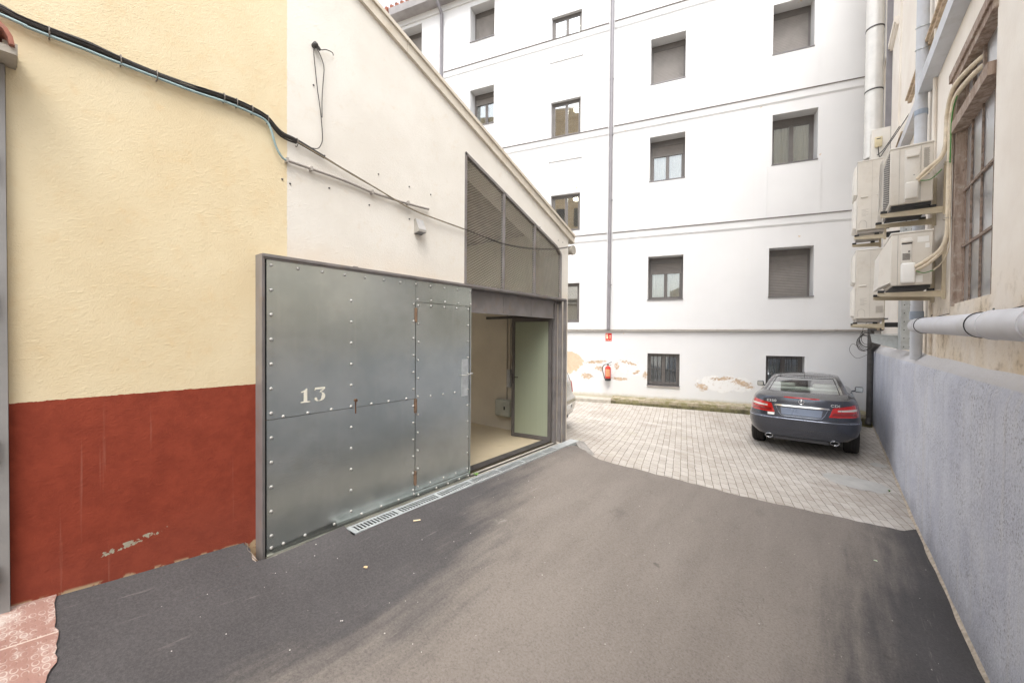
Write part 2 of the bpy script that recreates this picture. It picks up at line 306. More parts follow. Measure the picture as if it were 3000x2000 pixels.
def m_terracotta():
    m = NT('terracotta_tactile_tile'); x, y, z = m.sep()[:3]
    def fr(a, k): return m.math('SUBTRACT', m.math('FRACT', m.math('MULTIPLY', a, k)), .5)
    fx, fy = fr(x, 25), fr(m.math('ADD', y, 5), 30); d = m.math('SQRT', m.math('ADD', m.math('POWER', fx, 2), m.math('POWER', fy, 2)))
    ring = m.math('MULTIPLY', m.ramp(d, .27, .33), m.ramp(d, .46, .40)); dot = m.ramp(d, .30, .26)
    n2 = m.noise(12, 7, .7); n1 = m.noise(3, 5)
    c = m.mix(m.ramp(n1, .3, .7), (.23, .125, .10), (.29, .17, .14)); c = m.mix(m.math('MULTIPLY', ring, m.math('MULTIPLY', m.ramp(n2, .42, .6), .7)), c, (.44, .37, .32))
    jx, jy = fr(x, 2.8), fr(m.math('ADD', y, 5.1), 2.8)
    j = m.math('MAXIMUM', m.ramp(m.math('ABSOLUTE', jx), .485, .492), m.ramp(m.math('ABSOLUTE', jy), .485, .492)); c = m.mix(m.math('MULTIPLY', j, .7), c, (.5, .42, .36))
    c = m.mix(m.math('MULTIPLY', m.ramp(m.noise(6, 8, .7), .48, .66), .7), c, (.46, .42, .38)); m.col(c); m.rough(.85)
    m.bump(m.math('ADD', m.math('MULTIPLY', dot, 1), m.math('MULTIPLY', n2, .5)), .5, .006); return m.mat
def m_mossy():
    m = NT('mossy_stone'); x, y, z = m.sep()[:3]; n1 = m.noise(5, 7, .65); n2 = m.noise(26, 5)
    c = m.mix(m.ramp(n2, .3, .7), (.27, .225, .155), (.47, .41, .32)); c = m.mix(m.ramp(n1, .42, .62), c, (.22, .20, .10)); c = m.mix(m.ramp(m.math('ADD', z, m.math('MULTIPLY', n1, .12)), -1.84, -1.90), c, m.mix(m.ramp(n1, .35, .6), (.07, .065, .035), (.16, .145, .07))); c = m.mix(m.math('MULTIPLY', m.ramp(n2, .5, .75), .5), c, (.06, .055, .03))
    m.col(c); m.rough(.95); m.bump(m.math('ADD', n1, m.math('MULTIPLY', n2, .5)), .8, .02); return m.mat
def m_oldwood():
    m = NT('weathered_wood'); g = m.noise(1, 7, .7, m.mapped((16, 16, 2.5))); n2 = m.noise(12, 6, .7)
    c = m.mix(m.ramp(g, .3, .7), (.19, .125, .09), (.42, .335, .28)); c = m.mix(m.math('MULTIPLY', m.ramp(n2, .5, .7), .6), c, (.56, .50, .43)); c = m.mix(m.math('MULTIPLY', m.ramp(m.noise(20, 4), .6, .75), .6), c, (.09, .055, .04))
    m.col(c); m.rough(.85); m.bump(m.math('ADD', g, n2), .7, .012); return m.mat
def m_carpaint(name, c, c2):
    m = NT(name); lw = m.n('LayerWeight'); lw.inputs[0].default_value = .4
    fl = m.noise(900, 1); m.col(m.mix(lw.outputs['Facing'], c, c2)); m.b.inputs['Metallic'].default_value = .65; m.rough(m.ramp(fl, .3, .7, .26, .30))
    m.b.inputs['Coat Weight'].default_value = .8; m.b.inputs['Coat Roughness'].default_value = .06; m.bump(m.noise(2.0, 2), .03, .01); return m.mat
MT = {}
MT['workshop'] = m_workshop(); MT['facade'] = m_facade(); MT['rwall'] = m_rightwall(); MT['plinth'] = m_plinth(); MT['asphalt'] = m_asphalt()
MT['paving'] = m_paving(); MT['sheet'] = m_sheet(); MT['terra'] = m_terracotta(); MT['mossy'] = m_mossy(); MT['wood'] = m_oldwood()
MT['rivet'] = simple('rivet_aluminium', (.40, .395, .375), .55, .3, .08, 30, .1)
MT['steel'] = simple('grey_steel_paint', (.215, .20, .195), .5, .2, .14, 5, .15, 40, dirt=((.26, .17, .1), 7, .35))
MT['steeld'] = simple('dark_steel', (.075, .07, .068), .5, .3, .2, 8)
MT['alu'] = simple('brown_grey_aluminium', (.15, .138, .13), .45, .2, .08, 5, .05)
MT['shut'] = simple('shutter_slats', (.23, .212, .198), .55, .05, .08, 4, .05)
MT['sill'] = simple('sill_metal', (.19, .18, .185), .45, .4, .1, 6, .05)
MT['flash'] = simple('flashing', (.16, .14, .13), .6, .2, .15, 6, .05)
MT['pvc'] = simple('grey_pvc', (.50, .52, .56), .42, 0, .08, 3, .08, 30, dirt=((.36, .34, .3), 5, .4))
MT['pvcl'] = simple('pale_pvc', (.54, .545, .58), .45, 0, .07, 3, .08, 30, dirt=((.42, .38, .32), 5, .4))
MT['acb'] = simple('ac_beige', (.63, .59, .53), .5, 0, .05, 3, .04, 40, dirt=((.42, .35, .26), 5, .25))
MT['acw'] = simple('ac_pale', (.67, .64, .59), .45, 0, .05, 3, .04, 40, dirt=((.45, .38, .29), 6, .25))
MT['brk'] = simple('bracket_cream', (.52, .45, .33), .55, 0, .1, 8, .1, dirt=((.3, .22, .13), 8, .4))
MT['blk'] = simple('black_rubber', (.022, .022, .023), .65, 0, .2, 10, .1)
MT['cable'] = simple('black_cable', (.045, .04, .036), .6, 0, .25, 9, .1)
MT['cableb'] = simple('faded_cable', (.22, .175, .11), .6, 0, .25, 9, .1)
MT['teal'] = simple('teal_hose', (.27, .37, .38), .5, 0, .15, 8, .1)
MT['cond'] = simple('conduit_grey', (.36, .33, .30), .5, .1, .1, 6, .1)
MT['insul'] = simple('pipe_insulation', (.66, .57, .44), .7, 0, .12, 14, .35, 35, .01, dirt=((.4, .3, .19), 9, .5))
MT['green'] = simple('green_wire', (.07, .24, .05), .5)
MT['galv'] = simple('galvanised', (.50, .53, .54), .4, .5, .12, 14, .1)
MT['conc'] = simple('concrete', (.40, .37, .32), .9, 0, .15, 6, .4, 40, .006, dirt=((.28, .24, .17), 5, .5))
MT['floor'] = simple('garage_floor', (.47, .40, .28), .55, 0, .12, 1.5, .15, 30, dirt=((.27, .22, .14), 3, .4))
MT['plaster'] = simple('inside_plaster', (.62, .575, .49), .9, 0, .06, 2, .2, 30)
MT['verge'] = simple('verge_trim', (.60, .545, .46), .7, 0, .08, 3, .2, 30, dirt=((.40, .31, .2), 4, .4))
MT['tile'] = simple('clay_tile', (.36, .145, .10), .85, 0, .25, 8, .4, 40, dirt=((.30, .25, .2), 9, .5))
MT['brick'] = None
MT['white'] = simple('white_paint', (.80, .79, .76), .5, 0, .04, 6, .05)
MT['curtain'] = simple('curtain', (.60, .57, .52), .9, 0, .06, 3, .1)
MT['room'] = simple('room_wall', (.50, .47, .42), .9, 0, .05, 3, 0)
MT['roomd'] = simple('room_dark', (.07, .068, .065), .9, 0, .05, 3, 0)
MT['red'] = simple('red_enamel', (.55, .03, .018), .28, 0, .06, 8, .03, coat=.5)
MT['signred'] = simple('sign_red', (.62, .018, .02), .5, 0, .04, 8, 0)
MT['signink'] = simple('sign_ink', (.74, .76, .52), .5, 0, .03, 8, 0)
MT['leaf'] = simple('leaf', (.10, .22, .03), .6, 0, .3, 20, 0)
MT['stencil'] = simple('stencil_paint', (.72, .70, .60), .6, 0, .05, 12, .05)
MT['car'] = m_carpaint('slate_car_paint', (.060, .066, .086), (.015, .016, .022))
MT['silver'] = m_carpaint('pale_silver_paint', (.50, .48, .43), (.36, .34, .30))
MT['chrome'] = simple('chrome', (.75, .75, .76), .12, 1, .03, 9, 0)
MT['tyre'] = simple('tyre_rubber', (.022, .020, .019), .8, 0, .25, 14, .3, 60)
MT['rim'] = simple('rim_alloy', (.36, .36, .37), .35, .8, .05, 9, 0)
MT['trim'] = simple('black_trim', (.015, .015, .017), .4, 0, .1, 9, 0)
def m_lamp():
    m = NT('tail_lamp_red'); st = m.n('TexWave'); st.inputs['Scale'].default_value = 18; m.l(m.pos(), st.inputs['Vector'])
    m.col(m.mix(st.outputs['Fac'], (.36, .003, .004), (.50, .008, .006))); m.rough(.12); m.b.inputs['Coat Weight'].default_value = 1; return m.mat
MT['tail'] = m_lamp(); MT['tailw'] = simple('lamp_clear', (.62, .58, .55), .15, .3, .1, 60, .3, 120)
MT['badge'] = simple('badge_bright', (.72, .72, .72), .3, .2, 0, 5, 0)
MT['glassp'] = glassy('curtained_glass', (.86, .88, .85), .08)
MT['glassd'] = glassy('shaded_glass', (.8, .82, .82), .03)
MT['glass'] = glassy('window_glass', (.86, .88, .85), .30)
MT['cglass'] = glassy('car_glass', (.92, .99, .95), .30)
MT['oldglass'] = glassy('dusty_glass', (.78, .80, .82), .16, .3)
MT['mirror'] = simple('mirror_glass', (.7, .75, .72), .05, 1, 0, 3, 0)
MT['seat'] = simple('pale_leather', (.80, .80, .74), .6, 0, .05, 6, .1)
def m_frost():
    m = NT('ribbed_frosted_glass'); w = m.noise(1, 2, .5, m.mapped((90, 90, .3))); c = m.mix(w, (.36, .40, .29), (.45, .49, .37)); m.col(c); m.rough(.3); m.b.inputs['Transmission Weight'].default_value = .35
    m.bump(w, .4, .004); return m.mat
MT['frost'] = m_frost()
def m_brick():
    m = NT('tan_brick'); br = m.n('TexBrick'); mp = m.n('Mapping'); mp.inputs['Rotation'].default_value = (R(90), 0, 0); m.l(m.pos(), mp.inputs[0]); m.l(mp.outputs[0], br.inputs['Vector'])
    br.inputs['Scale'].default_value = 1; br.inputs['Brick Width'].default_value = .5; br.inputs['Row Height'].default_value = .16; br.inputs['Mortar Size'].default_value = .02
    br.inputs['Color1'].default_value = (.50, .36, .22, 1); br.inputs['Color2'].default_value = (.60, .46, .30, 1); br.inputs['Mortar'].default_value = (.42, .34, .25, 1)
    m.col(br.outputs['Color']); m.rough(.9); return m.mat
MT['brick'] = m_brick()
def m_light():
    m = NT('lit_ceiling_lamp'); e = m.n('Emission'); e.inputs[0].default_value = (1, .93, .8, 1); e.inputs[1].default_value = 6; m.l(e.outputs[0], m.t.nodes['Material Output'].inputs[0]); return m.mat
MT['lit'] = m_light()
# ------------------------------------------------------------------ ground
GP = [(.95,4.4,-2.45),(.95,7.2,-2.38),(.95,10.1,-2.23),(.95,13,-2.12),(.45,10.15,-2.21),(-1.1,10.15,-2.21),(.4,12.8,-2.1),(-1.84,12.1,-2.03),(-5.9,10.9,-2.0),(-10,10,-2.0),(-4.4,7.9,-2.02),(-3.0,5.75,-1.87),(-3.3,3,-1.8),(-3.3,0,-1.55),(.95,0,-2.5),(-3.3,-4,-1.4),(.95,-4,-2.5),(-8,7,-2.0)]
G = tps(GP)
EDGE = [(-3.145,5.93),(-3.06,5.78),(-2.93,5.665),(-2.76,5.63),(-2.412,5.672),(-1.928,5.781),(-1.396,6.0),(-.873,6.142),(-.398,6.348),(.055,6.515),(.402,6.685),(.653,6.791),(.8,6.86),(.97,7.08)]
ex = [e[0] for e in EDGE]; ey = [e[1] for e in EDGE]
def edge(x):
    return float(np.interp(x, ex, ey)) + .022*math.sin(x*9.7)*math.sin(x*4.1+1) + .008*math.sin(x*31)
AP = [(-3.49,-.1,-1.505),(-3.49,.5,-1.555),(-3.49,1.12,-1.60),(-3.3,1.28,-1.712),(-3.2,1.6,-1.715),(-3.12,1.9,-1.712),(-3.12,3,-1.715),(-3.12,4,-1.72),(-3.12,5,-1.728),(-3.14,5.6,-1.735),(-2.95,5.3,-1.76),(-3.49,-2,-1.42),(-3.49,-6,-1.3),(.97,-6,-2.52),(.97,-2,-2.5)]
AP += [(x, edge(x), G(x, edge(x))+.014) for x in np.linspace(-2.7, .97, 12)] + [(.97, y, G(.97, y)+.01) for y in (0, 1.5, 3, 4.5, 6)] + [(-3.14, 5.93, -1.84)]
A = tps(AP)
def grid(name, xs, y0f, y1f, ny, zf, mat, pw=1.0, skirt=0, mb=None):
    mb = mb or MB(); vs = []; nx = len(xs)
    for x in xs:
        a, b = y0f(x), y1f(x)
        for j in range(ny+1):
            y = a+(b-a)*(j/ny)**pw; vs.append((x, y, zf(x, y)))
    fs = [(i*(ny+1)+j, (i+1)*(ny+1)+j, (i+1)*(ny+1)+j+1, i*(ny+1)+j+1) for i in range(nx-1) for j in range(ny)]
    if skirt:
        b = len(vs); vs += [(x, y1f(x), zf(x, y1f(x))-skirt) for x in xs]
        fs += [(i*(ny+1)+ny, (i+1)*(ny+1)+ny, b+i+1, b+i) for i in range(nx-1)]
    mb.add(vs, fs); return mb
pv = MB()
grid('', np.linspace(-14, -3.2, 30), lambda x: 5.0, lambda x: 16.0, 24, G, None, mb=pv)
grid('', np.linspace(-3.2, .99, 40), lambda x: edge(x)-.25, lambda x: 16.0, 40, G, None, mb=pv)
pv.build('ground', MT['paving'], smooth=True, kind='structure')
base = MB().quad((-60, -60, -3.2), (60, -60, -3.2), (60, 60, -3.2), (-60, 60, -3.2)); base.build('terrain', MT['conc'], kind='structure')
NZ = lambda x, y: A(x, y) + .006*math.sin(x*3.1+y*1.3)*math.sin(y*2.2-x)
rd = MB()
grid('', np.linspace(-3.6, -3.30, 6), lambda x: -8, lambda x: 1.135+.012*math.sin(x*60), 50, NZ, None, .6, .15, rd)
grid('', np.linspace(-3.30, -3.145, 5), lambda x: -8, lambda x: 1.83, 50, NZ, None, .6, .06, rd)
grid('', np.linspace(-3.145, .99, 90), lambda x: -8, lambda x: edge(x), 60, NZ, None, .6, .09, rd)
rd.build('road', MT['asphalt'], smooth=60, kind='structure')
# tactile pavement corner, lower left
tp = [(-3.49,.17),(-3.40,.165),(-3.30,.16),(-3.18,.165),(-3.08,.15),(-3.02,.15),(-2.95,.11),(-2.90,.10),(-2.86,.05),(-2.79,.02),(-2.76,-.03),(-2.74,-.2),(-2.74,-1.5)]
tpx = [a[0] for a in tp[:11]]; tpy = [a[1] for a in tp[:11]]
def tedge(x): return float(np.interp(x, tpx, tpy)) + .003*math.sin(x*70)+.003*math.sin(x*171+1)+.002*math.sin(x*333)
tt = grid('', np.linspace(-3.6, -2.76, 30), lambda x: -1.6, tedge, 30, lambda x, y: NZ(x, y)+.011, None)
tt.build('pavement', MT['terra'], smooth=True, kind='structure')
# broken plaster scrap between dado and gate frame
b_ = MB()
for k in range(6):
    x = -3.49+.03*k; b_.add([(x, 1.13+.008*math.sin(k*2), -1.600-.012*k), (x+.03, 1.13+.009*math.cos(k*2), -1.612-.012*k), (x+.03, 1.165+.006*math.cos(k*3), -1.705-.002*k), (x, 1.165+.006*math.sin(k*5), -1.705-.002*k)], [(0, 1, 2, 3)])
b_.build('kerb', simple('broken_mortar', (.55, .45, .37), .9, 0, .2, 20, .5, 50, .008), kind='structure', label=None)
# ------------------------------------------------------------------ workshop building (left)
WX = -3.49
shop = empty('workshop_building', (-4.5, 3, -1.75), 'low workshop with sloping roof, stucco walls painted yellow, cream and brick red', 'building')
def ztop(y): return 3.137-(y-2.065)*.3746
wall = MB()
# front wall as grid cells with openings (door opening + grille opening), thickness .36
def cell(y0, y1, za0, za1, zb0, zb1):   # trapezoid: bottom z at y0,y1 ; top z at y0,y1
    wall.prism([(WX, y0, za0), (WX, y1, za1), (WX, y1, zb1), (WX, y0, zb0)], (-.3, 0, 0))
wall_pts = [(-.0, -2.4), (1.24, -2.4), (1.24, .585), (3.50, .585)]
wall.prism([(WX, .01, -2.4), (WX, 1.24, -2.4), (WX, 1.24, ztop(1.24)), (WX, .01, ztop(.01))], (-.36, 0, 0))
wall.prism([(WX, 1.24, .55), (WX, 3.50, .55), (WX, 3.50, ztop(3.5)), (WX, 1.24, ztop(1.24))], (-.36, 0, 0))
wall.prism([(WX, 1.24, -2.4), (WX, 3.40, -2.4), (WX, 3.40, .55), (WX, 1.24, .55)], (-.36, 0, 0))
gt = lambda y: 2.25-(y-3.483)*.3595
wall.prism([(WX, 3.50, 2.25), (WX, 5.60, gt(5.6)), (WX, 5.767, 1.37), (WX, 5.985, 1.37), (WX, 5.985, ztop(5.985)), (WX, 3.50, ztop(3.5))], (-.36, 0, 0))
wall.prism([(WX, 5.767, -2.4), (WX, 5.985, -2.4), (WX, 5.985, 1.37), (WX, 5.767, 1.37)], (-.36, 0, 0))
wall.prism([(WX, 5.56, -2.4), (WX, 5.767, -2.4), (WX, 5.767, .6), (WX, 5.56, .6)], (-.36, 0, 0))
# wall continuing behind camera past the grey gate
wall.box(WX-.36, WX, -8, -2.2, -2.4, 4.0); wall.box(WX-.36, WX, -2.2, .01, 1.62, 4.0)
wall.build('wall', MT['workshop'], shop)
gw = MB(); gw.box(-9, WX-.36, 5.63, 5.985, -2.4, 1.75); gw.box(-9.3, -9, -1, 5.98, -2.4, 3.3); gw.box(-9, WX-.36, -.35, .01, -2.4, 4.2)
gw.build('inner_wall', MT['plaster'], shop)
MB().box(-9, WX-.02, .01, 5.63, -2.0, -1.70).build('floor', MT['floor'], shop)
MB().box(-3.49, -3.30, 1.24, 5.6, -2.0, -1.735).build('threshold', MT['conc'], shop)
rf = MB()
for (y0, y1, x0, x1) in ((-.6, 1.0, -9.4, WX), (3.6, 6.15, -9.4, WX), (1.0, 3.6, -4.9, WX), (1.0, 3.6, -9.4, -7.8)):   # unseen opening added mid-roof to let daylight inside
    rf.prism([(x1, y0, ztop(y0)+.02), (x1, y1, ztop(y1)+.02), (x1, y1, ztop(y1)+.12), (x1, y0, ztop(y0)+.12)], (x0-x1, 0, 0))
rf.build('roof', MT['conc'], shop)
vg = MB(); L0, L1 = -.6, 6.14
for y0, y1 in ((L0, 2.6), (2.604, 4.35), (4.354, L1)):
    vg.prism([(WX+.035, y0, ztop(y0)-.0), (WX+.035, y1, ztop(y1)-.0), (WX+.035, y1, ztop(y1)+.105), (WX+.035, y0, ztop(y0)+.105)], (-.08, 0, 0))
    vg.prism([(WX+.055, y0, ztop(y0)+.105), (WX+.055, y1, ztop(y1)+.105), (WX+.055, y1, ztop(y1)+.145), (WX+.055, y0, ztop(y0)+.145)], (-.16, 0, 0))
vg.build('verge_board', MT['verge'], shop)
gu = MB().tube([(WX-.01, 6.12, 1.50), (-9, 6.12, 1.50)], .075, 12); gu.tube([(WX+.03, 6.12, 1.50), (WX-.01, 6.12, 1.50)], .083, 12)
gu.build('gutter', MT['conc'], shop, smooth=True)
# steel frame round the gate
FX = -3.355
fr = MB()
fr.box(-3.49, FX, 1.206, 1.222, -1.76, .60); fr.box(-3.40, FX+.006, 1.200, 1.206, -1.76, .60)
fr.box(-3.49, FX, 1.206, 5.71, .60, .612); fr.box(-3.42, FX, 1.222, 5.71, .572, .60); fr.box(-3.36, FX+.010, 1.206, 5.71, .588, .600)
fr.box(-3.49, -3.45, 1.24, 5.66, .53, .60)
fr.box(-3.385, FX, 5.665, 5.71, -1.76, .60); fr.box(-3.49, -3.44, 5.50, 5.57, -1.76, .60); fr.box(-3.44, -3.385, 5.60, 5.63, -1.76, .58); fr.box(FX, FX+.012, 5.69, 5.705, -1.76, .59)
fr.build('gate_frame', MT['steel'], shop)
MB().box(-3.49, -3.385, 1.222, 1.238, -1.76, .535).build('gap_shade_strip', MT['blk'], shop)  # black strip filling the gap beside the post, shade painted in
hd = MB()
for y0, y1 in ((3.48, 4.18), (4.186, 4.83), (4.836, 5.45)): hd.box(-3.47, -3.44, y0, y1, .30, .55)
hd.box(-3.48, -3.425, 3.48, 5.45, .285, .30)
hd.build('header_panel', MT['steel'], shop)
MB().box(-3.60, -3.47, 3.48, 5.45, -1.705, -1.69).box(-3.33, -3.32, 1.3, 5.58, -1.733, -1.715).box(-3.40, -3.39, 3.5, 5.5, -1.733, -1.715).build('door_rail', MT['steeld'], shop)
# mesh grille
gr = MB()
def barp(p, q, w=.035, d=.05):
    (y0, z0), (y1, z1) = p, q; dy, dz = y1-y0, z1-z0; l = math.hypot(dy, dz); ny, nz = -dz/l*w/2, dy/l*w/2
    gr.prism([(WX+.008, y0+ny, z0+nz), (WX+.008, y1+ny, z1+nz), (WX+.008, y1-ny, z1-nz), (WX+.008, y0-ny, z0-nz)], (-d, 0, 0))
barp((3.50, .615), (3.50, 2.235)); barp((3.49, 2.232), (5.62, gt(5.62)-.015)); barp((5.61, gt(5.62)-.01), (5.75, 1.37), .03); barp((5.75, 1.37), (5.75, .615))
barp((3.5, .625), (5.75, .625), .03); barp((4.245, .63), (4.245, gt(4.245)-.02)); barp((4.99, .63), (4.99, gt(4.99)-.02))
go = gr.build('vent_grille', MT['steel'], shop)
ms = MB(); cw, chh = .062, .034; r_ = 0; z = .64
while z < 2.2:
    y = 3.51
    while y < 5.74:
        zt = gt(y+cw/2)-.03 if y < 5.58 else 1.37-.02
        if z < zt:
            for s0, s1, a, b in ((0, .5, 0, 1), (.5, 1, 1, 0)):
                ya, yb = y+cw*s0, y+cw*s1; sg = 1 if r_ % 2 == 0 else -1
                za, zb = z+(chh*.42*sg*(a-.5)), z+(chh*.42*sg*(b-.5)); h = .0032
                ms.add([(WX-.012, ya, za-h), (WX-.012, yb, zb-h), (WX-.024, yb, zb+h), (WX-.024, ya, za+h)], [(0, 1, 2, 3)])
        y += cw
    z += chh*.5; r_ += 1
ms.build('expanded_mesh', simple('mesh_zinc', (.47, .45, .40), .5, .3, .1, 9, 0), go)
# inner glazed door, swung open
gdw = Matrix.Translation((-3.46, 5.44, -1.69)) @ Matrix.Rotation(math.atan2(-.12, -.70), 4, 'Z')
d0 = MB(gdw); w_, h_ = .72, 1.985
d0.box(0, .055, -.02, .02, 0, h_); d0.box(w_-.055, w_, -.02, .02, 0, h_); d0.box(.055, w_-.055, -.02, .02, 0, .06); d0.box(.055, w_-.055, -.02, .02, h_-.06, h_)
MT['steelk'] = simple('door_steel', (.115, .105, .10), .5, .2, .12, 6)
gd = d0.build('glazed_door', MT['steelk'], shop)
MB(gdw).box(.055, w_-.055, -.006, .006, .06, h_-.06).build('pane', MT['frost'], gd)
hm = MB(gdw); hm.tube([(w_-.03, -.02, 1.0), (w_-.03, .065, 1.0), (w_-.14, .065, 1.0)], .009, 8); hm.box(w_-.05, w_-.01, .02, .028, .9, 1.06); hm.tube([(w_-.03, -.02, 1.0), (w_-.03, -.065, 1.0), (w_-.14, -.065, 1.0)], .009, 8)
hm.build('handle', MT['steeld'], gd)
MB().box(-4.9, -3.5, 5.46, 5.52, .30, .345).build('door_closer_rail', MT['steeld'], shop)
# rust marks / plugs in the wall
for (y, z) in [(2.286,1.584),(2.657,1.571),(2.948,1.57),(2.187,1.255),(1.79,1.301),(1.651,2.139),(1.4,1.257),(1.46,1.24),(1.747,1.571),(2.659,1.231),(5.116,1.68),(5.654,1.582),(5.8,1.575)]:
    MB().lathe((WX-.005, y, z), (1, 0, 0), [(0, .008), (.011, .007), (.013, .001)], 8).build('wall_plug', MT['steeld'], shop)
MB().box(WX, WX+.02, 2.02, 2.06, .615, .64).build('bracket_clip', MT['steel'], shop)
# ------------------------------------------------------------------ sliding gate
SX = -3.37
gate = empty('sliding_gate', (SX, 2.4, -1.73), 'riveted galvanised steel sliding gate marked 13 with a small wicket door in it', 'gate')
sh = MB()
sh.box(SX-.03, SX, 1.24, 2.650, -.662, .575); sh.box(SX-.03, SX, 1.24, 2.650, -1.725, -.666)
sh.box(SX-.03, SX, 2.654, 3.487, .350, .575); sh.box(SX-.03, SX, 2.654, 3.487, -1.725, -1.650)
sh.box(SX-.03, SX, 3.468, 3.487, -1.650, .350)
gsheet = sh.build('sheet_panel', MT['sheet'], gate)
_d = MB().dome((0, 0, 0), (1, 0, 0), .015, .0125, 12).build('rivet', MT['rivet'], smooth=True); RME = _d.data; bpy.data.objects.remove(_d)
GR = [gsheet]
def RV(y, z, r=.0125):
    o = bpy.data.objects.new('rivet', RME); COL.objects.link(o); o.parent = GR[0]; o.location = Vector((SX+.001, y, z))-rootloc(gate); o.scale = (.85, r/.0142, r/.0142); o['group'] = 'rivets on the steel gate'
for z in [.34-.191*k for k in range(11)]+[-1.665]: RV(1.272, z, .0135)
for i, y in enumerate([1.272,1.47,1.67,1.87,2.07,2.27,2.46,2.655,2.85,3.05,3.26,3.47]): RV(y, .53)
for z in [.306-.191*k for k in range(11)]: RV(1.935, z)
for y in (1.36,1.55,1.75,2.14,2.33,2.54): RV(y, -.652+.0)
for y in (1.36, 1.53, 1.78, 2.04, 2.25, 2.45, 2.64): RV(y, -1.665)
for z in np.linspace(.32, -1.62, 12): RV(2.628, z, .0115)
for y in (2.68,2.86,3.06,3.27,3.475): RV(y, .375, .0115)
for y in (2.70, 2.95, 3.12, 3.3, 3.45): RV(y, -1.69, .011)
wd = MB(); wd.box(SX-.028, SX-.002, 2.660, 3.455, -1.644, .345)
wk = wd.build('wicket_door', MT['sheet'], gate)
GR[0] = wk
for z in np.linspace(.31, -1.6, 11): RV(2.69, z, .0115)
for z in np.linspace(.31, -1.6, 11): RV(3.43, z, .0115)
for y in (2.86, 3.05, 3.24): RV(y, .315, .0115); RV(y, -1.605, .0115)
for y in (2.86, 3.04, 3.22): RV(y, -.66, .0115)
hg = MB()
for z in (.21, -.74, -1.5): hg.tube([(SX+.008, 2.656, z-.075), (SX+.008, 2.656, z+.075)], .011, 8); hg.box(SX, SX+.004, 2.64, 2.675, z-.06, z+.06)
hg.build('hinge', simple('rusty_hinge', (.16, .10, .065), .75, .3, .3, 30, .3), wk)
lk = MB(); lk.box(SX-.001, SX+.004, 3.33, 3.43, -.72, -.28); lk.build('lock_plate', MT['galv'], wk)
MB().tube([(SX+.0, 3.335, -.47), (SX+.045, 3.34, -.47), (SX+.045, 3.47, -.455), (SX+.0, 3.475, -.455)], .007, 8).build('pull_handle', MT['rivet'], wk, smooth=True)
MB().tube([(SX-.01, 1.98, -.60), (SX+.012, 1.98, -.60)], .014, 10).box(SX, SX+.003, 1.974, 1.984, -.72, -.60).build('keyhole_ring', simple('rust', (.10, .045, .02), .9, 0, .3, 20), gate)
st = MB(); X0 = SX+.0015
def glyph(polys, oy, oz, w, h):
    for p in polys: st.prism([(X0, oy+a*w, oz+b*h) for a, b in p], (.0012, 0, 0))
H = .115
glyph([[(0,.0),(.9,.0),(.9,.07),(.62,.09),(.62,1.0),(.52,1.0),(.40,.88),(.05,.78),(.05,.72),(.30,.76),(.30,.09),(0,.07)]], 1.492, -.563, .085, H)
def arc(cx, cy, rx, ry, a0, a1, t0, t1, n=12):
    o = []; i_ = []
    for k in range(n+1):
        u = k/n; a = R(a0+(a1-a0)*u); t = t0+(t1-t0)*math.sin(math.pi*u)
        o.append((cx+rx*math.cos(a), cy+ry*math.sin(a))); i_.append((cx+(rx-t)*math.cos(a), cy+(ry-t*.5)*math.sin(a)))
    return o+i_[::-1]
glyph([arc(.45,.33,.48,.33,75,-100,.06,.32), [(.02,.10),(.14,.02),(.33,.0),(.33,.05),(.22,.12),(.24,.22),(.12,.30),(.0,.24)], [(.08,.86),(.92,.86),(.92,.98),(.90,1.0),(.04,1.0),(.0,.80),(.05,.79)], [(.88,.84),(.70,.84),(.40,.64),(.52,.64)]], 1.605, -.563, .098, H)
st.build('painted_number', MT['stencil'], gate)
# ------------------------------------------------------------------ drain channel
dr = empty('drain_channel', (-3.22, 3.8, -1.72), 'long galvanised slotted drain grate along the foot of the riveted gate', 'drain')
dm = MB(); x0, x1 = -3.30, -3.145; y0, y1 = 1.845, 5.80; zt = -1.703
dm.box(x0, x0+.028, y0, y1, zt-.004, zt); dm.box(x1-.028, x1, y0, y1, zt-.004, zt); y = y0
while y < 5.15:
    dm.box(x0+.028, x1-.028, y, y+.014, zt-.004, zt); y += .0335
    if abs((y-y0) % .5) < .034: dm.box(x0+.028, x1-.028, y-.0195, y+.014, zt-.0035, zt+.0005)
dm.box(x0+.028, x1-.028, y, y1, zt-.004, zt); dm.box(x0, x0+.003, y0, y1, zt-.05, zt-.004); dm.box(x1-.003, x1, y0, y1, zt-.05, zt-.004)
dm.build('grate', MT['galv'], dr)
MB().box(x0+.003, x1-.003, y0-.02, y1, -1.9, -1.755).build('channel', MT['blk'], dr)
wg = MB(); wg.add([(-3.25,6.09,-1.885),(-3.29,6.43,-1.90),(-2.89,5.80,-1.875),(-2.94,5.64,-1.86),(-3.27,5.99,-1.74),(-3.22,6.08,-1.745),(-2.98,5.68,-1.80)], [(4,5,2,3),(5,1,2),(4,3,6),(4,0,5),(0,1,5)])
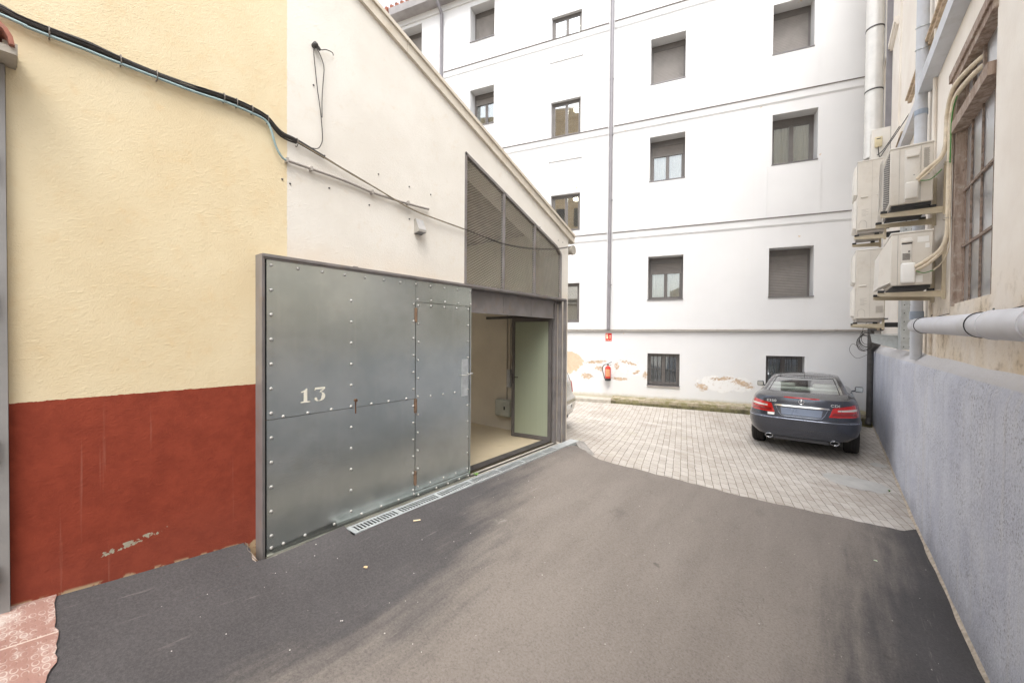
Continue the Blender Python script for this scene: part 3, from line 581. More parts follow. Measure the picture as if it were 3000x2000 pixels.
# sloping mortar fillet ends the ramp next to the drain
RP = [(-3.30,5.80,-1.705),(-3.145,5.80,-1.705),(-3.05,5.74,-1.77),(-2.90,5.655,-1.872),(-2.86,5.80,-1.882),(-3.22,6.10,-1.885),(-3.32,6.0,-1.86),(-3.13,5.93,-1.74),(-3.145,5.70,-1.72),(-2.98,5.62,-1.83)]
rpm = MB().add(RP, [(0,1,7),(1,2,7),(2,3,4,7),(7,4,5),(0,7,5,6),(1,8,2),(8,9,3,2)])
rpm.add([(RP[i][0], RP[i][1], RP[i][2]-d) for i in (0,1,8,9,3,4,5,6) for d in (0, .3)], [(2*i, 2*i+1, (2*i+3) % 16, (2*i+2) % 16) for i in range(8)])
rpm.build('ramp_edge', simple('ramp_mortar', (.25, .235, .22), .9, 0, .2, 12, .4, 40, .006), smooth=False, kind='structure')
# ------------------------------------------------------------------ wall lamp, cables, conduit on the workshop
wl = empty('wall_lamp', (WX, 2.77, 1.16), 'small wedge-shaped metal wall lamp above the riveted gate', 'wall lamp')
MB().add([(WX,2.72,1.09),(WX,2.82,1.09),(WX,2.82,1.245),(WX,2.72,1.245),(WX+.085,2.72,1.105),(WX+.085,2.82,1.105),(WX+.03,2.82,1.245),(WX+.03,2.72,1.245),(WX+.085,2.72,1.13),(WX+.085,2.82,1.13)],
   [(0,3,7,8,4),(1,5,9,6,2),(3,2,6,7),(7,6,9,8),(8,9,5,4),(0,1,2,3)]).build('lamp_body', simple('brushed_alu', (.50, .48, .45), .35, .7, .1, 10, .05), wl)
MB().add([(WX,2.725,1.091),(WX,2.815,1.091),(WX+.08,2.815,1.107),(WX+.08,2.725,1.107)], [(0,1,2,3)]).build('diffuser', MT['oldglass'], wl)
CP = [(-1.2,1.80),(-.4,1.74),(-.034,1.715),(.086,1.694),(.303,1.703),(.424,1.696),(.601,1.687),(.798,1.691),(.876,1.702),(1.003,1.719),(1.119,1.719),(1.273,1.688),(1.384,1.607),(1.502,1.593),(1.732,1.542),(1.887,1.507),(2.036,1.472),(2.243,1.428),(2.644,1.337),(2.955,1.31),(3.432,1.292),(3.841,1.262),(4.213,1.247),(4.803,1.292),(5.462,1.398),(5.909,1.504)]
cb = MB()
def cab(pts, dx, dz, r, wob=0.003, seed=0):
    rr = random.Random(seed); cb.tube(catmull([(WX+dx+rr.uniform(-1, 1)*wob*.4, y, z+dz+rr.uniform(-1, 1)*wob) for y, z in pts], 5), r, 7)
cab(CP[:15], .030, .0, .011, .002, 1); cab(CP[:15], .030, .016, .006, .004, 2); cab(CP[:14], .018, -.012, .007, .003, 3); cab(CP[:14], .040, .010, .004, .007, 4); cab(CP[:13], .022, -.020, .003, .007, 6)
cab(CP[12:], .032, .0, .0055, .003, 5); cab(CP[21:], .036, .012, .004, .006, 7)
o = cb.build('cable_bundle', MT['cable'], smooth=True); bundle = tag(o, 'thick bundle of black cables running across the yellow wall and drooping over the mesh vent', 'cable')
cb = MB(); cab(CP[13:21], .037, -.007, .0055, .003, 8); o = cb.build('faded_cable', MT['cableb'], smooth=True); tag(o, 'faded brownish cable lashed under the black cable on the cream wall', 'cable')
cb = MB(); cab([(-1.2,1.765),(-.034,1.683),(.086,1.67),(.303,1.672),(.424,1.669),(.798,1.673),(1.003,1.688),(1.162,1.684),(1.262,1.67),(1.302,1.618),(1.34,1.495),(1.384,1.426),(1.417,1.413)], .034, -.004, .0085, .001, 9)
o = cb.build('teal_hose', MT['teal'], smooth=True); tag(o, 'pale teal hose along the lower side of the black cable bundle', 'hose')
cb = MB(); cab([(1.417,1.413),(1.887,1.403),(2.195,1.377),(2.5,1.376),(2.76,1.384),(2.90,1.392)], .026, 0, .0125, 0, 10)
for y in (1.425, 1.62, 2.2, 2.62): cb.box(WX, WX+.045, y-.008, y+.008, np.interp(y, [1.4, 1.9, 2.2, 2.9], [1.413, 1.403, 1.377, 1.39])-.018, np.interp(y, [1.4, 1.9, 2.2, 2.9], [1.413, 1.403, 1.377, 1.39])+.018)
o = cb.build('conduit_pipe', MT['cond'], smooth=True); tag(o, 'grey conduit pipe sagging across the cream wall', 'pipe')
cb = MB()
for L, s_ in (([(1.652,2.46),(1.64,2.40),(1.655,2.25),(1.674,2.087),(1.700,1.911),(1.716,1.713),(1.700,1.635),(1.667,1.596),(1.60,1.582)], 11), ([(1.659,2.455),(1.700,2.40),(1.728,2.32),(1.722,2.2),(1.712,2.05),(1.712,1.88)], 12), ([(1.665,2.47),(1.70,2.455),(1.746,2.483),(1.80,2.49),(1.812,2.47)], 13)):
    cab(L, .028, 0, .0038, .001, s_)
cb.lathe((WX, 1.652, 2.47), (1, 0, 0), [(0, .02), (.04, .024), (.05, .012), (.052, .001)], 9); cb.tube([(WX+.03, 1.645, 2.49), (WX+.04, 1.69, 2.44)], .012, 6)
o = cb.build('wire_loop', MT['cable'], smooth=True); tag(o, 'loop of thin black wire hanging from a junction on the cream wall', 'wire')
TIE = simple('tie', (.16, .14, .12), .6)
for y, z in ((.16,1.69),(.45,1.692),(.62,1.685),(.99,1.715),(1.07,1.715),(1.17,1.71),(1.28,1.685),(1.50,1.59)):
    MB().tube([(WX+.020+.029*math.cos(a), y+.004, z-.002+.034*math.sin(a)) for a in np.linspace(0, 2*math.pi, 13)], .0035, 5).build('cable_tie', TIE, bundle)
# things inside the doorway
bx = empty('meter_box', (-4.55, 5.6, -1.45), 'grey rounded electrical box low on the inside wall of the open doorway', 'electrical box')
MB().box(-4.73, -4.37, 5.50, 5.628, -1.455, -1.145, .045).build('case', simple('box_green_grey', (.40, .41, .36), .5), bx, smooth=True)
MB().box(-4.50, -4.47, 5.494, 5.50, -1.32, -1.26).build('keyhole', MT['blk'], bx)
bx = empty('switch_box', (-4.45, 5.6, -.9), 'small pale switch box above the grey rounded box in the doorway', 'switch box')
MB().box(-4.49, -4.41, 5.56, 5.628, -.92, -.60, .008).build('case', simple('switchgrey', (.42, .43, .45), .5), bx, smooth=True)
for i, xx in enumerate((-4.52, -4.44)):
    o = MB().tube([(xx, 5.612, -1.15 if i == 0 else -.60), (xx, 5.612, .7)], .010, 8).build('conduit', MT['cond'], smooth=True)
    tag(o, ('thin left conduit down to the grey rounded box inside the doorway', 'thin right conduit down to the small pale switch box in the doorway')[i], 'conduit', 'conduits inside the doorway')
# weeds
def weed(loc, n, h, label, seed):
    rr = random.Random(seed); w = MB(); c = Vector(loc)
    for k in range(n):
        a = rr.uniform(0, 6.28); hh = h*rr.uniform(.5, 1); d = Vector((math.cos(a), math.sin(a), 0)); sd_ = Vector((-d.y, d.x, 0))*h*.09
        p = [c+d*hh*t*.7+Vector((0, 0, hh*(t*1.3-t*t*.7))) for t in (0, .33, .66, 1)]
        w.add([p[0]-sd_*.3, p[0]+sd_*.3, p[1]-sd_, p[1]+sd_, p[2]-sd_*.8, p[2]+sd_*.8, p[3]], [(0, 1, 3, 2), (2, 3, 5, 4), (4, 5, 6)])
    o = w.build('weed', MT['leaf']); return tag(o, label, 'weed', 'weeds growing from the joints')
weed((-3.33, 3.55, -1.72), 14, .08, 'small green weed sprouting between wicket door and drain grate', 3)
# ------------------------------------------------------------------ grey metal gate with tile coping at the left edge
mg = empty('metal_gate', (-3.44, -.6, -1.5), 'grey metal gate and post with hinges at the left edge of the yellow wall', 'gate')
MB().box(-3.60, -3.455, -.10, .008, -1.62, 1.42).build('post', simple('gate_grey', (.27, .265, .26), .55, .1, .1, 4, .15, 30), mg)
MB().box(-3.52, -3.47, -1.9, -.105, -1.58, 1.40).build('leaf', simple('gate_grey_leaf', (.25, .245, .24), .55, .1, .1, 4, .15, 30), mg)
hh = MB()
for z in (-.62, -1.30, .15, .9): hh.box(-3.455, -3.435, -.10, -.035, z-.05, z+.05); hh.tube([(-3.44, -.045, z-.06), (-3.44, -.045, z+.06)], .014, 8)
hh.build('hinge', MT['cond'], mg)
tc = empty('tile_coping', (-3.4, -.1, 1.5), 'clay barrel tile coping above the grey metal gate at the top left', 'roof tiles')
for i, yy in enumerate((-.06, -.28, -.50, -.72)):
    t = MB(); prof = [(yy+.10*math.cos(a), 1.46+.115*math.sin(a)) for a in np.linspace(0, math.pi, 10)]; inn = [(yy+.082*math.cos(a), 1.46+.095*math.sin(a)) for a in np.linspace(math.pi, 0, 10)]
    t.prism([(-3.27, y, z) for y, z in prof+inn], (-.4, 0, -.0)); t.build('tile', MT['tile'], tc, smooth=40)
MB().box(-3.60, -3.30, -.9, .045, 1.425, 1.462).box(-3.62, -3.34, .0, .05, 1.44, 1.50).build('mortar_bed', MT['conc'], tc)
# ------------------------------------------------------------------ white apartment building
U = Vector((-.966, -.257, 0)).normalized(); Nn = Vector((.257, -.966, 0)).normalized(); P0 = Vector((1.08, 13.33, 0))
FM = Matrix.Translation(P0) @ Matrix(((U.x, Nn.x, 0, 0), (U.y, Nn.y, 0, 0), (0, 0, 1, 0), (0, 0, 0, 1)))   # local (s, outward, z)
apt = empty('apartment_building', tuple(P0+U*7+Vector((0, 0, -1.9))), 'tall white rendered apartment block with grey shutters closing the courtyard', 'building')
WIN = []  # s0,s1,z0,z1,depth,type(shutter fraction),kind
def win(s0, s1, z0, z1, d, shut, kind='shut'): WIN.append((s0, s1, z0, z1, d, shut, kind))
win(4.51,5.46,7.50,8.83,.37,1); win(4.49,5.46,4.63,5.94,.37,.26); win(4.50,5.47,1.12,2.40,.37,.28)
win(1.46,2.37,7.55,8.86,.37,.97); win(1.35,2.35,4.63,5.95,.37,.0); win(1.385,2.38,1.10,2.41,.37,1)
win(4.51,5.46,10.52,11.8,.37,1); win(1.46,2.37,10.5,11.8,.37,1)
win(7.56,8.56,9.69,10.42,.12,0,'plain'); win(7.57,8.56,6.50,7.66,.12,0,'plain'); win(7.56,8.54,3.40,4.62,.12,0,'plain'); win(7.55,8.50,.455,1.72,.12,0,'plain')
win(10.65,11.61,10.47,11.72,.37,1); win(10.65,11.6,7.46,8.76,.37,.18)
win(13.70,14.66,10.50,11.78,.37,1); win(10.65,11.6,4.4,5.7,.37,.5); win(13.7,14.66,7.4,8.7,.37,1)
win(4.56,5.455,-1.43,-.49,.10,0,'bars'); win(1.54,2.41,-1.43,-.48,.25,0,'bars')
NICH = [(7.50,8.62,7.66,8.95,.022),(7.50,8.62,4.62,5.72,.022),(7.50,8.62,10.42,11.6,.022)]
ss = sorted(set([-1.0, 15.4]+[w[0] for w in WIN]+[w[1] for w in WIN]+[n[0] for n in NICH]+[n[1] for n in NICH]))
zz = sorted(set([-3.0, 12.15]+[w[2] for w in WIN]+[w[3] for w in WIN]+[n[2] for n in NICH]+[n[3] for n in NICH]))
def dep(s, z):
    for w in WIN:
        if w[0] < s < w[1] and w[2] < z < w[3]: return (w[4], True)
    for n in NICH:
        if n[0] < s < n[1] and n[2] < z < n[3]: return (n[4], False)
    return (0, False)
fw = MB(FM); D = [[dep((ss[i]+ss[i+1])/2, (zz[j]+zz[j+1])/2) for j in range(len(zz)-1)] for i in range(len(ss)-1)]
for i in range(len(ss)-1):
    for j in range(len(zz)-1):
        d, hole = D[i][j]; a, b, c, e = ss[i], ss[i+1], zz[j], zz[j+1]
        if not hole: fw.quad((a, -d, c), (b, -d, c), (b, -d, e), (a, -d, e))
        if i+1 < len(ss)-1 and D[i+1][j][0] != d: fw.quad((b, -d, c), (b, -D[i+1][j][0], c), (b, -D[i+1][j][0], e), (b, -d, e))
        if j+1 < len(zz)-1 and D[i][j+1][0] != d: fw.quad((a, -d, e), (b, -d, e), (b, -D[i][j+1][0], e), (a, -D[i][j+1][0], e))
# side and back so it is a real block
fw.quad((15.4, 0, -3), (15.4, -9, -3), (15.4, -9, 12.15), (15.4, 0, 12.15)); fw.quad((15.4, -9, -3), (-1, -9, -3), (-1, -9, 12.15), (15.4, -9, 12.15))
fw.build('wall', MT['facade'], apt)
GSET = [0]
for (s0, s1, z0, z1, d, shut, kind) in WIN:
    y = -d; f = MB(FM); t = .055
    if kind == 'bars': t = .05
    top = z1-(.16 if kind == 'shut' else 0)
    f.box(s0+.001, s0+t, y-.06, y+.0, z0, z1-.002); f.box(s1-t, s1-.001, y-.06, y, z0, z1-.002); f.box(s0+t, s1-t, y-.06, y, z0, z0+t)
    if kind == 'shut': f.box(s0+t, s1-t, y-.06, y+.006, z1-.17, z1-.002)
    else: f.box(s0+t, s1-t, y-.06, y, z1-t, z1-.002)
    zt_ = z1-(.17 if kind == 'shut' else t)
    mid = (s0+s1)/2; q = .045
    # casements
    for a, b in ((s0+t, mid-.002), (mid+.002, s1-t)):
        f.box(a, a+q, y-.055, y-.012, z0+t, zt_); f.box(b-q, b, y-.055, y-.012, z0+t, zt_); f.box(a+q, b-q, y-.055, y-.012, z0+t, z0+t+q); f.box(a+q, b-q, y-.055, y-.012, zt_-q, zt_)
    fo = f.build('window', MT['alu'], apt)
    zs = zt_-(zt_-z0-t)*shut
    if shut < .99:
        for a, b in ((s0+t+q, mid-.002-q), (mid+.002+q, s1-t-q)):
            MB(FM).box(a, b, y-.036, y-.030, z0+t+q, zt_-q).build('pane', MT['glassd'] if kind == 'bars' else MT['glass'] if kind == 'plain' else MT['glassp'], fo)
    if shut > 0:
        sm = MB(FM); z = zt_-.001
        while z > zs+.01:
            a_ = max(zs, z-.043); sm.add([(s0+t-.012, y-.008, z), (s1-t+.012, y-.008, z), (s1-t+.012, y-.001, (z+a_)/2), (s0+t-.012, y-.001, (z+a_)/2), (s1-t+.012, y-.008, a_+.004), (s0+t-.012, y-.008, a_+.004)], [(0, 1, 2, 3), (3, 2, 4, 5)]); sm.quad((s0+t-.012, y-.009, a_), (s1-t+.012, y-.009, a_), (s1-t+.012, y-.009, z), (s0+t-.012, y-.009, z)); z -= .043
        sm.box(s0+t-.01, s1-t+.01, y-.010, y+.002, zs-.02, zs+.012)
        sm.build('roller_shutter', MT['shut'], fo)
    if kind != 'plain': MB(FM).box(s0-.012, s1+.012, y+.002, .028, z0-.022, z0-.0) .build('sill', MT['sill'], fo)
    else: MB(FM).box(s0+.002, s1-.002, y+.002, .004, z0+.001, z0+.012).build('sill', MT['sill'], fo)
    # room behind
    rm = MB(FM); bz0, bz1 = z0-.0, z1+.25; bk = -d-1.6
    rm.quad((s0-.4, bk, bz0-.5), (s1+.4, bk, bz0-.5), (s1+.4, bk, bz1), (s0-.4, bk, bz1)); rm.quad((s0-.4, -d-.07, bz1), (s1+.4, -d-.07, bz1), (s1+.4, bk, bz1), (s0-.4, bk, bz1))
    rm.quad((s0-.4, -d-.07, bz0-.5), (s0-.4, bk, bz0-.5), (s0-.4, bk, bz1), (s0-.4, -d-.07, bz1)); rm.quad((s1+.4, -d-.07, bz0-.5), (s1+.4, bk, bz0-.5), (s1+.4, bk, bz1), (s1+.4, -d-.07, bz1)); rm.quad((s0-.4, -d-.07, bz0-.5), (s1+.4, -d-.07, bz0-.5), (s1+.4, bk, bz0-.5), (s0-.4, bk, bz0-.5))
    rm.build('room', MT['roomd'] if kind == 'bars' else MT['room'], fo)
    if kind == 'plain' and z0 > 1: MB(FM).lathe((s0+.32, -d-.75, z1+.1), (0, 0, -1), [(0, .13), (.05, .12), (.06, .001)], 20).build('ceiling_lamp', MT['lit'], fo, smooth=True)
    elif kind != 'plain' and shut < .99:
        c = MB(FM); n = 26
        for a, b in (((s0+t, mid-.08), (mid+.06, s1-t)) if kind == 'shut' else ((s0+.07, mid-.03), (mid+.05, s1-.07))):
            vs = [(a+(b-a)*k/n, y-.12+.015*math.sin(k*1.3), zq) for zq in (z0, z1) for k in range(n+1)]
            c.add(vs, [(k, k+1, n+2+k, n+1+k) for k in range(n)])
        c.build('curtain', MT['curtain'] if kind == 'shut' else simple('dim_curtain', (.52, .54, .57), .9), fo, smooth=True)
    if kind == 'bars':
        g = MB(FM); nb = 8
        for k in range(nb): ssx = s0+.05+(s1-s0-.1)*k/(nb-1); g.tube([(ssx, -.045 if d < .2 else -.1, z0+.03), (ssx, -.045 if d < .2 else -.1, z1-.02)], .007, 6)
        yb = -.045 if d < .2 else -.1
        g.tube([(s0-.0, yb, z0+.50*(z1-z0)), (s1, yb, z0+.50*(z1-z0))], .008, 6); g.tube([(s0, yb, z0+.06), (s1, yb, z0+.06)], .008, 6)
        g.build('window_bars', MT['steeld'], fo)
        MB(FM).box(s0-.004, s1+.004, -d+.002, .03, z0-.06, z0-.024).build('sill_apron', MT['cond'], fo)
for z in (3.205, 6.47, 9.665):
    segs = [(-.6, 6.52), (6.70, 7.54), (7.54, 12.70), (12.9, 15.3)]
    b = MB(FM)
    for a, e in segs: b.box(a, e, 0, .022, z-.19, z); b.box(a, e, .0, .014, z-.205, z-.19); b.box(a, e, .0, .008, z-.225, z-.205)
    so = b.build('string_course', MT['facade'], apt)
    b = MB(FM)
    for a, e in segs: b.box(a, e, 0, .045, z+.001, z+.014)
    b.build('flashing', MT['flash'], so)
for (a, b_2, z0, z1) in ((4.42,5.55,3.21,4.60),(1.27,2.45,3.21,4.60),(4.42,5.55,6.48,7.47),(1.36,2.46,6.48,7.52)):
    MB(FM).box(a, b_2, 0, .016, z0, z1).build('apron_panel', MT['facade'], apt)
cn = MB(FM); cn.box(-.6, 15.45, 0, .05, 11.9, 12.1); cn.build('cornice', MT['facade'], apt)
rg = MB(FM); rg.prism([(-.8, .05, 12.10), (-.8, .42, 12.13), (-.8, .46, 12.36), (-.8, .38, 12.36), (-.8, .05, 12.2)], (15.7, 0, 0)); rfo = rg.build('eave_gutter', simple('eave_grey', (.33, .31, .31), .5, .2, .1, 4), apt)
rr_ = MB(FM); rr_.quad((-1, .44, 12.34), (15.5, .44, 12.34), (15.5, -4.5, 14.3), (-1, -4.5, 14.3)); rr_.quad((-1, -9, 12.34), (15.5, -9, 12.34), (15.5, -4.5, 14.3), (-1, -4.5, 14.3))
ro = rr_.build('roof', MT['tile'], apt)
tl = MB(FM); s_ = -.6
while s_ < 15.4:
    tl.tube([(s_, .47, 12.385), (s_, -4.5, 14.36)], .07, 8); s_ += .24
tl.build('barrel_tiles', MT['tile'], ro, smooth=True)
# long conduit along the facade
b = MB(FM); b.box(-.05, 9.5, 0, .07, .175, .19); b.tube([(-.0, .045, .212), (9.5, .045, .222)], .02, 8)
for s_ in (.9, 3.6, 6.2, 7.6): b.tube([(s_-.03, .045, .213), (s_+.03, .045, .213)], .026, 8)
o = b.build('horizontal_pipe', MT['cond'], smooth=True); tag(o, 'thin horizontal grey pipe along the white facade above the barred windows', 'pipe')
b = MB(FM); b.tube([(6.585, .07, 12.1), (6.605, .07, .23)], .052, 12)
for z in (1.6, 4.2, 6.2, 7.9, 11): b.tube([(6.59, .07, z-.02), (6.59, .07, z+.02)], .058, 12); b.tube([(6.59, 0, z), (6.52, .07, z)], .008, 6)
o = b.build('drainpipe', MT['pvc'], smooth=True); o.data.materials[0] = simple('downpipe_grey', (.22, .21, .225), .5, .1, .08, 4, .05); DP = o.data.materials[0]; tag(o, 'long dark grey drainpipe down the middle of the white facade', 'drainpipe', 'drainpipes on the white facade')
b = MB(FM); b.tube([(12.76, .36, 12.15), (12.76, .34, 12.0), (12.77, .075, 11.75), (12.79, .07, 8.3), (12.80, .07, 2.0), (12.8, .07, -1.8)], .06, 12)
o = b.build('drainpipe', DP, smooth=True); tag(o, 'grey drainpipe at the far left of the white facade, bent under the eaves', 'drainpipe', 'drainpipes on the white facade')
# extinguisher and sign
ext = empty('fire_extinguisher', tuple(FM @ Vector((6.60, .12, -1.36))), 'red fire extinguisher hanging on the peeling white wall below its sign', 'fire extinguisher')
b = MB(FM); b.lathe((6.60, .12, -1.36), (0, 0, 1), [(.075, .085), (.09, .088), (.38, .088), (.43, .07), (.455, .03), (.47, .022), (.47, .001)], 20); b.build('cylinder', MT['red'], ext, smooth=True)
MB(FM).lathe((6.60, .12, -1.36), (0, 0, 1), [(0, .001), (0, .088), (.075, .09), (.076, .08)], 20).build('base_cap', MT['blk'], ext, smooth=True)
MB(FM).tube([(6.60, .12, -.89), (6.60, .12, -.84)], .018, 8).tube([(6.63, .12, -.85), (6.53, .12, -.80), (6.49, .12, -.775)], .01, 6).tube([(6.62, .12, -.87), (6.50, .12, -.875)], .008, 6).build('valve', MT['blk'], ext)
MB(FM).tube(catmull([(6.62, .12, -.86), (6.70, .13, -.87), (6.755, .13, -.93), (6.76, .13, -1.05), (6.72, .13, -1.2), (6.70, .13, -1.30)], 5), .012, 8).build('hose', MT['blk'], ext, smooth=True)
MB(FM).add([(6.60+.0895*math.sin(a), .12+.0895*math.cos(a), z) for z in (-1.22, -1.0) for a in np.linspace(-.9, .7, 9)], [(k, k+1, k+10, k+9) for k in range(8)]).build('label', simple('ext_label', (.66, .30, .16), .5), ext)
sg = empty('extinguisher_sign', tuple(FM @ Vector((6.61, .01, -.015))), 'small red EXTINTOR sign high on the white wall', 'sign')
MB(FM).box(6.515, 6.705, .001, .006, -.135, .108).build('board', MT['signred'], sg)
pc = MB(FM); PX = lambda u: 6.705-u*.19; PZ = lambda v: -.135+v*.243
def rect(u0, v0, u1, v1): pc.box(PX(u0), PX(u1), .006, .0075, PZ(v0), PZ(v1))
rect(.12, .30, .42, .62); rect(.16, .66, .38, .76); rect(.14, .82, .40, .88); rect(.22, .76, .30, .84); rect(.08, .60, .12, .84)
def star(cx, cz, r, n, ph=0): pc.prism([(PX(cx+r*(1 if k % 2 else .5)*math.cos(k*math.pi/n+ph)), .006, PZ(cz+r*.78*(1 if k % 2 else .5)*math.sin(k*math.pi/n+ph))) for k in range(2*n)], (0, .0015, 0))
star(.74, .66, .15, 6, .3); star(.74, .42, .15, 6, .1)
pc.build('pictogram', MT['signink'], sg)
def text(body, M, size, mat, parent, name, depth=.001, sx=1.0):
    cu = bpy.data.curves.new(name, 'FONT'); cu.body = body; cu.size = size; cu.extrude = depth; cu.align_x = 'CENTER'
    t = bpy.data.objects.new(name, cu); COL.objects.link(t); bpy.context.view_layer.update()
    me = bpy.data.meshes.new_from_object(t.evaluated_get(bpy.context.evaluated_depsgraph_get())); bpy.data.objects.remove(t)
    off = rootloc(parent)
    me.transform(Matrix.Translation(-off) @ M @ Matrix.Diagonal((sx, 1, 1, 1))); me.materials.clear(); me.materials.append(mat)
    o = bpy.data.objects.new(name, me); COL.objects.link(o); o.parent = parent; return o
TM = FM @ Matrix.Translation((6.61, .0075, -.118)) @ Matrix(((-1, 0, 0, 0), (0, 0, 1, 0), (0, 1, 0, 0), (0, 0, 0, 1)))
text('EXTINTOR', TM, .034, MT['signink'], sg, 'lettering', sx=1.0)
# kerb ledges at the foot of the facade
kb = MB(FM); kb.box(6.45, 14, 0, .50, -2.3, -1.90)
kb.build('kerb', MT['conc'], kind='structure')
kl = MB(FM); rr = random.Random(5); s_ = .28
while s_ < 6.45:
    w = rr.uniform(.16, .21); a, b2 = s_+.004, min(6.45, s_+w-.004); zt = -1.835-.02*(s_/6.4)+rr.uniform(-.008, .008); o_ = .44+rr.uniform(-.012, .012)
    kl.add([(a, 0, zt+.03), (b2, 0, zt+.03), (b2, o_, zt), (a, o_, zt), (a, o_+.015, -2.3), (b2, o_+.015, -2.3), (b2, 0, -2.3), (a, 0, -2.3)], [(0, 1, 2, 3), (3, 2, 5, 4), (0, 3, 4, 7), (1, 2, 5, 6)]); s_ += w
kl.box(.28, 6.45, .0, .42, -2.3, -1.885)
kl.build('kerb_ledge', MT['mossy'], kind='structure')
weed(tuple(FM @ Vector((1.98+.35, .50, -2.03))), 12, .22, 'bright green grass tuft at the mossy kerb left of the dark coupe', 4)
weed(tuple(Vector((.80, 8.25, -2.31))), 12, .05, 'flat weed on the grey mortar patch by the blue-grey wall', 6)
# flush mortar patches on the setts
def patch(cx, cy, rx, ry, seed, name_label):
    rr = random.Random(seed); n = 26; P = []
    for k in range(n):
        a = 2*math.pi*k/n; q = 1+rr.uniform(-.12, .12); x = cx+rx*q*math.cos(a); y = cy+ry*q*math.sin(a); P.append((x, y, G(x, y)+.005))
    c = (cx, cy, G(cx, cy)+.006); return MB().add(P+[c], [(k, (k+1) % n, n) for k in range(n)])
patch(.42, 8.35, .42, .30, 3, '').build('mortar_patch', simple('patch_grey', (.39, .38, .36), .8, 0, .08, 6, .2, 40), kind='structure')
patch(.78, 9.6, .12, .12, 4, '').build('mortar_patch', bpy.data.materials['patch_grey'], kind='structure')
# ------------------------------------------------------------------ right-hand building
RX, PX2 = 1.08, .95
LEDGE = simple('dirty_ledge', (.50, .40, .29), .85, 0, .2, 14, .4, dirt=((.13, .09, .06), 8, .8))
rb = empty('street_building', (1.6, 3, -2.4), 'tall cream rendered building with blue-grey plinth along the right side', 'building')
rw = MB(); wy0, wy1, wz0, wz1 = 5.07, 6.36, .38, 2.80
rw.box(RX, RX+.5, 2.2, wy0, -2.6, 10.5); rw.box(RX, RX+.5, -8, 2.2, -2.6, 3.6); rw.box(RX, RX+.5, wy1, 13.6, -2.6, 10.5); rw.box(RX, RX+.5, wy0, wy1, -2.6, wz0); rw.box(RX, RX+.5, wy0, wy1, wz1, 10.5)  # unseen near stretch built low so sky light reaches the alley
rw.box(RX-.02, RX, 8.25, 8.75, -.2, 10.4); rw.box(RX-.035, RX, 10.7, 13.3, 3.0, 10.4); rw.box(RX+.5, RX+6, -8, -7.6, -2.6, 3.6)
rw.build('wall', MT['rwall'], rb)
pl = MB(); ys = np.linspace(-8, 13.4, 60); vs = []
prof = lambda y: [(PX2-.0, -3.0), (PX2, -.46-np.interp(y, [4, 13], [.02, -.12])), (PX2+.008, -.40-np.interp(y, [4, 13], [.02, -.12])), (PX2+.035, np.interp(y, [3, 5, 8, 13.4], [-.34, -.325, -.295, -.225])), (PX2+.075, np.interp(y, [3, 5, 8, 13.4], [-.30, -.285, -.255, -.20])), (RX+.01, np.interp(y, [3, 5, 8, 13.4], [-.25, -.235, -.19, -.18]))]
for y in ys:
    e = .006*math.sin(y*3.3)+.004*math.sin(y*8.1)
    vs += [(x+(e if k in (1, 2, 3) else 0), y, z+e) for k, (x, z) in enumerate(prof(y))]
n = 6; pl.add(vs, [(i*n+k, (i+1)*n+k, (i+1)*n+k+1, i*n+k+1) for i in range(len(ys)-1) for k in range(n-1)])
pl.build('plinth', MT['plinth'], rb, smooth=24)
# mortar fillet at the foot of the plinth
fl = MB(); fy = np.linspace(2.5, 13, 50); vs = []
for y in fy:
    zg = (A(.93, y) if y < 7.05 else G(.93, y)); w = .018+.014*abs(math.sin(y*2.3))*abs(math.sin(y*5.1+1)); vs += [(PX2+.002, y, zg+w*1.2), (PX2-w, y, zg-.002)]
fl.add(vs, [(2*i, 2*i+2, 2*i+3, 2*i+1) for i in range(len(fy)-1)]); fl.build('mortar_fillet', simple('fillet', (.42, .36, .29), .9, 0, .25, 20, .5, 40, .008), rb, smooth=True)
# old window
wf = MB(); wf.box(RX-.015, RX+.055, wy1-.10, wy1+.02, wz0-.02, wz1); wf.box(RX-.03, RX+.12, wy0-.02, wy1+.05, wz1-.07, wz1+.06); wf.box(RX-.05, RX-.01, wy0-.02, wy1+.08, wz1+.0, wz1+.09)
wf.box(RX-.05, RX+.09, wy0, wy1-.06, 2.20, 2.31); wf.box(RX+.05, RX+.075, wy1-.13, wy1-.0, wz0, wz1)
wo = wf.build('old_window', MT['wood'], rb, label='weathered wooden window with rusty bars')
mu = MB()
for z in (.98, 1.56): mu.box(RX+.04, RX+.06, wy0-.02, wy1-.1, z-.012, z+.012)
for y in (5.30, 5.66, 6.0): mu.box(RX+.045, RX+.06, y-.009, y+.009, wz0, 2.2)
mu.box(RX+.04, RX+.06, 5.62, 5.66, 2.31, wz1-.07); mu.box(RX+.04, RX+.06, 5.95, 5.98, 2.31, wz1-.07)
mu.build('glazing_bars', simple('rusty_bars', (.24, .18, .145), .8, .2, .4, 25, .3, dirt=((.40, .37, .34), 14, .8)), wo)
MB().box(RX+.061, RX+.067, wy0-.03, wy1-.1, wz0, wz1-.07).build('pane', MT['oldglass'], wo)
c = MB(); vs = [(RX+.10+.010*math.sin(k*1.1), wy0+(wy1-wy0)*k/40, z) for z in (wz0, wz1) for k in range(41)]; c.add(vs, [(k, k+1, k+42, k+41) for k in range(40)]); c.build('curtain', simple('grey_curtain', (.40, .42, .44), .9), wo, smooth=True)
